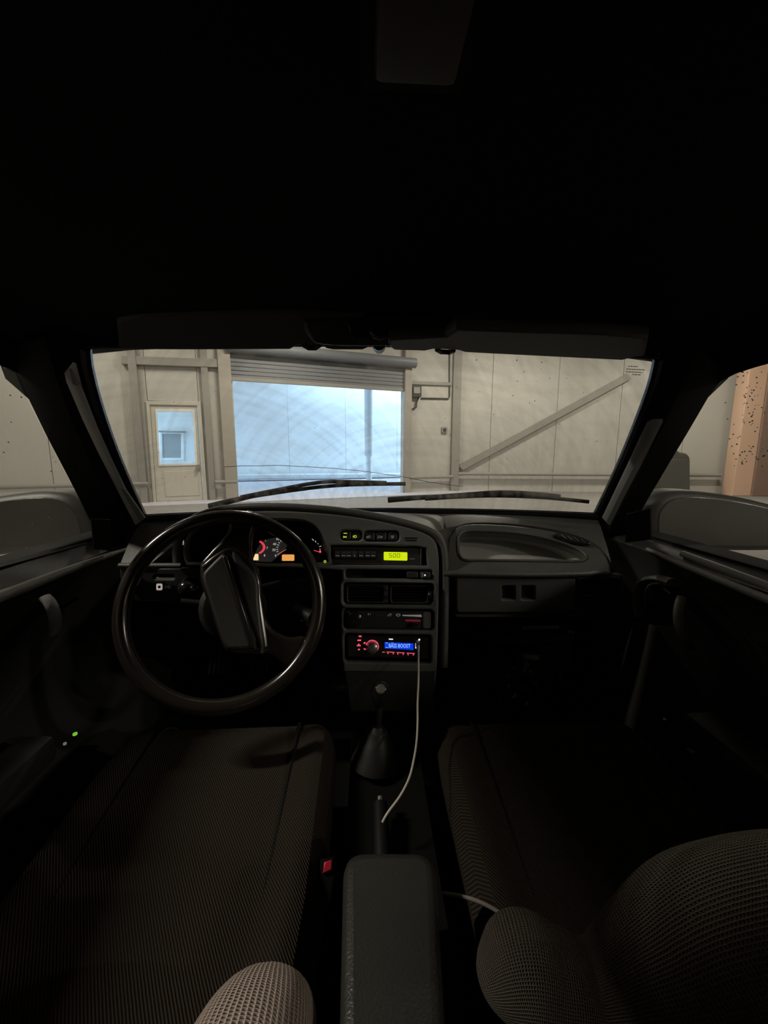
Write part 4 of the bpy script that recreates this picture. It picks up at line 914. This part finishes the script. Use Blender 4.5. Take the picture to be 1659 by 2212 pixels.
for k, (x0, y0, x1, y1) in enumerate(((655, 1326, 668, 1334), (659, 1334, 650, 1350), (661, 1336, 664, 1352), (650, 1314, 655, 1326))):
    tube('key', [dep(x0, y0, 0.832-0.003*k), dep((x0+x1)/2, (y0+y1)/2, 0.83-0.003*k), dep(x1, y1, 0.832-0.003*k)], [0.0045, 0.002, 0.0018], M_dark if k != 0 else M_metal, ky, seg=6, flat=0.4)
# pedals
for i, (x, lab) in enumerate(((470, 'clutch pedal in the dark footwell, left of the brake pedal'), (563, 'ribbed brake pedal glinting below the wheel hub'), (640, 'narrow accelerator pedal in the dark driver footwell'))):
    P = dep(x, 1440, 1.22); pd_ = thing('pedal', P, lab, 'pedal')
    r3 = Matrix.Rotation(math.radians(-35), 3, 'X')
    box('pedal_pad', P, (0.06, 0.012, 0.05), M_rubber, pd_, bevel=0.004, rot=r3)
    for k in range(4): box('pad_rib', P+Vector((-0.021+k*0.014, -0.008, 0.004)), (0.005, 0.005, 0.04), M_plastic, pd_, rot=r3, bevel=0.001)
    tube('pedal_arm', [P+Vector((0, 0.006, 0.01)), P+Vector((0, 0.08, 0.10)), P+Vector((0, 0.12, 0.2))], 0.007, M_dark, pd_, seg=8)

# ================================================================== SEATS
def seat(name, xa, xb, yf, yb, zt, lab, side):
    t = thing(name, ((xa+xb)/2, (yf+yb)/2, 0.22), lab, 'car seat')
    W = (xb-xa)/2; cx = (xa+xb)/2
    def section(Y, top, w, bul, bot):
        pts = []
        n = 16
        for k in range(n+1):
            s = -1+2*k/n
            z = top + bul*max(0, (abs(s)-0.62)/0.38)**1.0*0.9 if abs(s) < 0.9 else top+bul*0.45
            if abs(s) > 0.97: z = top - 0.035
            pts.append(Vector((cx+s*w, Y, z)))
        pts += [Vector((cx+w*1.0, Y, bot)), Vector((cx-w*1.0, Y, bot))]
        return pts
    b = zt-0.15
    rings = [section(yf+0.012, zt-0.085, W*0.86, 0.0, b+0.02), section(yf+0.004, zt-0.03, W*0.92, 0.004, b), section(yf-0.035, zt-0.002, W*0.97, 0.012, b), section(yf-0.09, zt+0.004, W, 0.025, b), section(yf-0.2, zt-0.004, W, 0.035, b), section(yf-0.36, zt-0.022, W, 0.038, b), section(yb, zt-0.035, W, 0.03, b)]
    loft('cushion', rings, M_seat, t, sub=1)
    for s in (-1, 1):
        x = cx+s*W*0.93
        tube('side_bolster', vcat([(x, yf-0.04, zt-0.05), (x+s*0.004, yf-0.12, zt-0.012), (x+s*0.008, yf-0.25, zt-0.004), (x+s*0.008, yf-0.42, zt-0.012), (x, yb+0.0, zt-0.03)], 4), [0.03]+[0.042]*15+[0.035], M_seatside, t, seg=12) if False else None
        tube('seam_piping', vcat([(cx+s*W*0.60, yf+0.004, zt-0.03), (cx+s*W*0.61, yf-0.035, zt+0.001), (cx+s*W*0.62, yf-0.09, zt+0.006), (cx+s*W*0.62, yf-0.2, zt-0.003), (cx+s*W*0.62, yf-0.36, zt-0.022), (cx+s*W*0.62, yb+0.02, zt-0.034)], 3), 0.003, M_carpet, t, seg=6)
    # backrest leaning away behind the camera
    br = []; ccx = cx; cx = cx + side*0.06; W0 = W; W = W*0.70
    for f, w, th in ((0.0, 0.95, 0.10), (0.1, 1.0, 0.13), (0.5, 1.0, 0.12), (0.85, 0.92, 0.10), (0.97, 0.8, 0.08), (1.0, 0.65, 0.05)):
        Y = yb-0.0-0.34*f; Z = zt-0.06+0.56*f
        br.append([Vector((cx-W*w, Y-0.02, Z)), Vector((cx-W*w*0.7, Y+0.012, Z+0.0)), Vector((cx, Y, Z)), Vector((cx+W*w*0.7, Y+0.012, Z)), Vector((cx+W*w, Y-0.02, Z)), Vector((cx+W*w*0.8, Y-th, Z)), Vector((cx-W*w*0.8, Y-th, Z))])
    loft('backrest', br, M_seat, t, sub=1)
    box('seat_base', (ccx, (yf+yb)/2+0.0, 0.29), (W0*1.6, yf-yb-0.12, 0.14), M_dark, t, bevel=0.01)
    return t
seat('car_chair', -0.535, -0.075, 0.80, 0.28, 0.50, 'driver seat with ribbed dark brown cushion below the steering wheel', -1)
seat('car_chair', 0.125, 0.585, 0.795, 0.28, 0.49, 'passenger seat with dim plain dark cushion below the glovebox', 1)
bench = thing('rear_bench', (CX, -0.75, 0.22), 'dark rear bench seat behind the two front seats', 'car seat')
box('cushion', (CX, -0.72, 0.355), (1.2, 0.5, 0.17), M_seatside, bench, bevel=0.05, seg=3); box('bench_base', (CX, -0.72, 0.245), (1.15, 0.45, 0.05), M_dark, bench)
box('backrest', (CX, -1.05, 0.70), (1.2, 0.16, 0.55), M_seatside, bench, bevel=0.05, seg=3)
# small white fleck on the driver seat and belt buckle
o = lathe('lint_speck', [(0.0022, 0), (0.0018, 0.0015), (0.0005, 0.0025)], onZ(446, 1796, 0.482), (0, 0, 1), M_cable, None, seg=8); setp(top_origin(o), 'tiny white speck on the driver seat cushion', 'speck')
bk = thing('belt_buckle', onZ(700, 1900, 0.50), 'seat belt buckle with red release button beside the driver seat', 'buckle')
BP = Plane(dep(706, 1880, 0.56), (CAM-dep(706, 1880, 0.56)))
panel('release_button', [[(700, 1862), (717, 1857), (717, 1880), (697, 1887)]], BP, 0.012, M_red, bk, off=0.003, bevel=0.002)
panel('buckle_body', [[(692, 1856), (722, 1850), (724, 1900), (716, 1960), (694, 1960), (688, 1900)]], BP, 0.022, M_void, bk, off=-0.0035, bevel=0.004)
# tunnel, gear lever, armrest console
tn = thing('centre_tunnel', (0.02, 0.5, 0.22), 'dark centre tunnel console between the front seats', 'console')
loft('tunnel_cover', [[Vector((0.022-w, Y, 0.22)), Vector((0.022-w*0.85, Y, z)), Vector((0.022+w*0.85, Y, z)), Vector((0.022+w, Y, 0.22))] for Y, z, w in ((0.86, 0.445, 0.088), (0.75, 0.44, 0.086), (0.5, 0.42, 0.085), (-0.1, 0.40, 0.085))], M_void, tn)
gp = onZ(814, 1590, 0.50)
gv = thing('gear_lever', Vector((gp.x, gp.y, 0.44)), 'gear lever with round knob and wrinkled black boot', 'gear lever')
kn = dep(822, 1494, 0.80)
lathe('boot', [(0.05, -0.055), (0.045, -0.04), (0.04, -0.03), (0.034, -0.012), (0.03, -0.006), (0.022, 0.012), (0.018, 0.014), (0.012, 0.022)], Vector((gp.x, gp.y, 0.50)), (kn-Vector((gp.x, gp.y, 0.50))).normalized(), M_dark, gv, seg=20)
tube('lever_shaft', [Vector((gp.x, gp.y, 0.49)), kn], 0.007, M_dark, gv, seg=10)
lathe('knob', [(0.009, -0.03), (0.016, -0.018), (0.02, 0.0), (0.018, 0.012), (0.012, 0.018), (0.003, 0.021)], kn, (kn-Vector((gp.x, gp.y, 0.50))).normalized(), M_gloss, gv, seg=20)
lathe('knob_cap', [(0.010, 0), (0.009, 0.002), (0.004, 0.003)], kn+Vector((0, -0.012, 0.014)), Vector((0, -0.6, 0.8)), M_doorgrey, gv, seg=16)
hb = thing('handbrake', (0.005, 0.52, 0.42), 'black handbrake lever with button tip in front of the armrest', 'handbrake')
tube('grip', [Vector((0.005, 0.60, 0.465)), Vector((0.005, 0.52, 0.445)), Vector((0.005, 0.47, 0.43))], [0.012, 0.014, 0.012], M_rubber, hb, seg=12)
lathe('release_button', [(0.006, 0), (0.006, 0.01), (0.003, 0.012)], Vector((0.005, 0.60, 0.465)), Vector((0, 1, 0.25)), M_metal, hb, seg=10)
zt = 0.56
arm = thing('armrest_box', (0.01, 0.3, 0.40), 'padded black armrest box between the front seats', 'armrest')
fl, frr, br_, bl = onZ(742, 1836, zt), onZ(940, 1836, zt), onZ(962, 2190, zt), onZ(734, 2190, zt)
ext = lambda a, b: b+(b-a).normalized()*0.12
bl2, br2 = ext(fl, bl), ext(frr, br_)
M_vinyl = mat('armrest_vinyl', (0.03, 0.03, 0.028), 0.34, bump=0.4, bscale=350)
AP = Plane((0, 0, zt), (0, 0, 1), hint=Vector((0, 1, 0)))
def rquad(P, rad, k=6):
    out = []
    for i, p in enumerate(P):
        a, b = P[i-1], P[(i+1) % 4]; d1, d2 = (a-p).normalized(), (b-p).normalized()
        for j in range(k+1):
            f = j/k; q = p+d1*rad*(1-f)**2+d2*rad*f**2; out.append(AP.uv(q))
    return out
panel('padded_lid', [rquad([fl, frr, br2, bl2], 0.03)], AP, 0.05, M_vinyl, arm, off=0.002, bevel=0.013, px=False)
panel('box_body', [rquad([fl+Vector((0.005, -0.005, 0)), frr+Vector((-0.005, -0.005, 0)), br2, bl2], 0.025)], AP, 0.085, M_dark, arm, off=-0.05, bevel=0.003, px=False)

# second pale cord over the console edge
sc_ = vcat([onZ(958, 1930, 0.50), onZ(985, 1934, 0.515), onZ(1022, 1943, 0.52), onZ(1060, 1960, 0.52), onZ(1100, 1986, 0.515), onZ(1118, 2000, 0.50)], 5)
o = tube('loose_cord', sc_, 0.0022, mat('grey_cord', (0.30, 0.27, 0.24), 0.5), None, seg=8); setp(top_origin(o), 'loose thin cord lying between the armrest box and passenger seat', 'cord')

# things in the passenger footwell
bg = thing('plastic_bag', dep(1120, 1520, 1.05), 'crumpled shiny black plastic bag in the passenger footwell', 'bag')
bm = bmesh.new(); bmesh.ops.create_icosphere(bm, subdivisions=4, radius=1.0)
bc = dep(1120, 1472, 1.02)
for v in bm.verts:
    n_ = v.co.normalized(); k = 1+0.22*math.sin(n_.x*9+n_.z*4)*math.cos(n_.z*11+n_.y*5)+random.uniform(-0.06, 0.06)
    v.co = Vector((n_.x*0.052*k*(1.0-0.35*n_.z), n_.y*0.05*k, n_.z*0.072*k)); v.co.x += 0.25*v.co.z
    v.co += bc
from_bm('bag_body', bm, M_bag, bg, smooth=False)
tube('bag_neck', [bc+Vector((0.015, 0, 0.06)), bc+Vector((0.02, -0.005, 0.085))], [0.022, 0.03], M_bag, bg, seg=10)
o = panel('brown_board', [[(1152, 1386), (1238, 1384), (1234, 1446), (1170, 1476)]], Plane(dep(1195, 1430, 1.04), (0, -0.9, 0.3)), 0.015, M_brown, None, bevel=0.003); setp(top_origin(o), 'dull brown board standing behind the crumpled bag', 'board')

# ================================================================== roof furniture
def visor(name, loop, lab, pl):
    t = thing(name, pl.pt(*loop[0]), lab, 'sun visor')
    panel('visor_pad', [loop], pl, 0.018, M_visor, t, bevel=0.006)
    return t
VP = Plane(onY(520, 757, TY-0.015), Vector((0, -0.35, -1.0)))
VPr = Plane(onY(1180, 772, TY-0.01), Vector((0, 0.05, -1.0)))
lv = visor('sun_visor', [(250, 690), (256, 751), (264, 757), (400, 758), (628, 757), (640, 750), (652, 747), (692, 747), (704, 755), (720, 758), (784, 758), (798, 752), (802, 740), (800, 700), (790, 684), (600, 672), (300, 680)], 'dark folded sun visor above the driver half of the windshield', VP)
tube('visor_clip', [VP.pt(656, 746, 0.0), VP.pt(666, 752, 0.0), VP.pt(682, 752, 0.0), VP.pt(690, 746, 0.0)], 0.004, M_dark, lv, seg=8)
rv = visor('sun_visor', [(838, 735), (838, 750), (850, 757), (920, 759), (938, 755), (985, 757), (1002, 762), (1100, 767), (1345, 779), (1360, 775), (1376, 771), (1394, 770), (1400, 730), (1300, 722), (1100, 716), (985, 712), (960, 728)], 'paler folded sun visor above the passenger half of the windshield', VPr)
tube('visor_clip', [VPr.pt(944, 755, 0.0), VPr.pt(952, 760, 0.0), VPr.pt(972, 761, 0.0), VPr.pt(980, 757, 0.0)], 0.004, M_dark, rv, seg=8)
mr = thing('rear_view_mirror', dep(820, 748, 0.70), 'dark rear-view mirror on a short stem at the windshield top', 'mirror')
RM = Plane(dep(820, 715, 0.60), (CAM-dep(820, 715, 0.60)))
panel('mirror_shell', [catmull([(652, 690), (668, 730), (700, 745), (820, 748), (940, 744), (965, 735), (988, 706), (960, 684), (820, 676), (690, 680)], 4, True)], RM, 0.03, M_dark, mr, bevel=0.008)
panel('mirror_glass', [catmull([(756, 692), (762, 726), (785, 736), (860, 736), (884, 726), (894, 690), (820, 682)], 4, True)], RM, 0.004, M_gloss, mr, off=0.003, bevel=0.0015)
tube('dip_lever', [RM.pt(805, 716, 0.008), RM.pt(810, 724, 0.012), RM.pt(822, 727, 0.014), RM.pt(835, 723, 0.012), RM.pt(839, 716, 0.008)], 0.006, M_dark, mr, seg=8)
tube('mirror_stem', [RM.pt(819, 740, -0.02), dep(819, 752, 0.70), dep(819, 744, 0.715)], [0.012, 0.010, 0.014], M_dark, mr, seg=10)
dm = thing('dome_lamp', Vector((0.01, 0.2, 1.29)), 'unlit dome lamp in the roof lining near the top edge', 'lamp')
box('lamp_base', (0.01, 0.2, 1.30), (0.06, 0.12, 0.02), M_void, dm, bevel=0.005); box('lens', (0.01, 0.2, 1.288), (0.045, 0.09, 0.012), mat('dome_lens', (0.02, 0.006, 0.006), 0.6), dm, bevel=0.004)

# ================================================================== person and knitted blanket
def knit_uv(o, f):
    me = o.data; uv = me.uv_layers.new(name='knit')
    for lp in me.loops: uv.data[lp.index].uv = f(me.vertices[lp.vertex_index].co)
def body():
    J = [((0.0, -0.62, 0.60), 0.14), ((-0.09, -0.55, 0.58), 0.09), ((-0.10, -0.2, 0.575), 0.078), ((-0.11, 0.10, 0.57), 0.070), ((-0.140, 0.2, 0.568), 0.066), ((-0.126, 0.284, 0.555), 0.058), ((-0.118, 0.314, 0.515), 0.052), ((-0.112, 0.24, 0.42), 0.048), ((-0.108, 0.10, 0.32), 0.04),
         ((0.09, -0.55, 0.58), 0.09), ((0.10, -0.2, 0.575), 0.078), ((0.11, 0.06, 0.55), 0.066), ((0.125, 0.19, 0.50), 0.056), ((0.128, 0.22, 0.46), 0.05), ((0.13, 0.18, 0.40), 0.046), ((0.125, 0.10, 0.32), 0.04),
         ((0.0, -0.66, 0.78), 0.14), ((0.0, -0.68, 0.95), 0.13)]
    E = [(0, 1), (1, 2), (2, 3), (3, 4), (4, 5), (5, 6), (6, 7), (7, 8), (0, 9), (9, 10), (10, 11), (11, 12), (12, 13), (13, 14), (14, 15), (0, 16), (16, 17)]
    me = bpy.data.meshes.new('person'); me.from_pydata([j[0] for j in J], E, [])
    o = bpy.data.objects.new('person', me); C.objects.link(o)
    s = o.modifiers.new('skin', 'SKIN'); s.use_smooth_shade = True
    for i, j in enumerate(J):
        v = me.skin_vertices[0].data[i]; v.radius = (j[1], j[1]); v.use_root = (i == 0)
    u = o.modifiers.new('sub', 'SUBSURF'); u.levels = 3; u.render_levels = 3
    me2 = bpy.data.meshes.new_from_object(o.evaluated_get(bpy.context.evaluated_depsgraph_get()))
    bpy.data.objects.remove(o)
    o = finish('person', me2, M_knit)
    knit_uv(o, lambda c: (math.atan2(c.x-(-0.13 if c.x < 0.015 else 0.16), c.z-0.47)*0.9+5, c.y*9.0+c.z*-6.0))
    setp(top_origin(o), 'person in cream waffle-knit trousers, one bent knee raised beside the armrest box', 'person')
    return o
body()
# blanket: loose ribbed tube from the knee, dipping and climbing to the right
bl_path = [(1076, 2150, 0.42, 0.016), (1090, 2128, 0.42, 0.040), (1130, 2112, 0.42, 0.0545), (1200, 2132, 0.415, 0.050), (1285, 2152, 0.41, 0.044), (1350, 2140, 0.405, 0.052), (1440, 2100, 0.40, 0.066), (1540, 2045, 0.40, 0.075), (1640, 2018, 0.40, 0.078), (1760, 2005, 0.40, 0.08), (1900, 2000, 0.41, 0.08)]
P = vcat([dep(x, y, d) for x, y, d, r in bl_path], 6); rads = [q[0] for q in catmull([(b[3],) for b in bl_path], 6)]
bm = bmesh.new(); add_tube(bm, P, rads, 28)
M_blanket = fabric('shaded_knit', (0.20, 0.17, 0.145), 9, rib=(1, 1.0), kn=True, mix=0.5, strength=0.9, dist=0.004)  # darker than the trouser knit, shade put into the colour
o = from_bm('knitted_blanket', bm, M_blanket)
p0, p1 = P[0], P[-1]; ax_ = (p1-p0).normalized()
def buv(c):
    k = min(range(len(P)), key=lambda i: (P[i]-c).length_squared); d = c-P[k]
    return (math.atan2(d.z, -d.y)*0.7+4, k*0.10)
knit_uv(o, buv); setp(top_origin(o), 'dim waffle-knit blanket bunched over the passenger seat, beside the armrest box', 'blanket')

# smoothness bookkeeping
for ob in C.objects:
    if ob.type == 'MESH': ob.data.update()
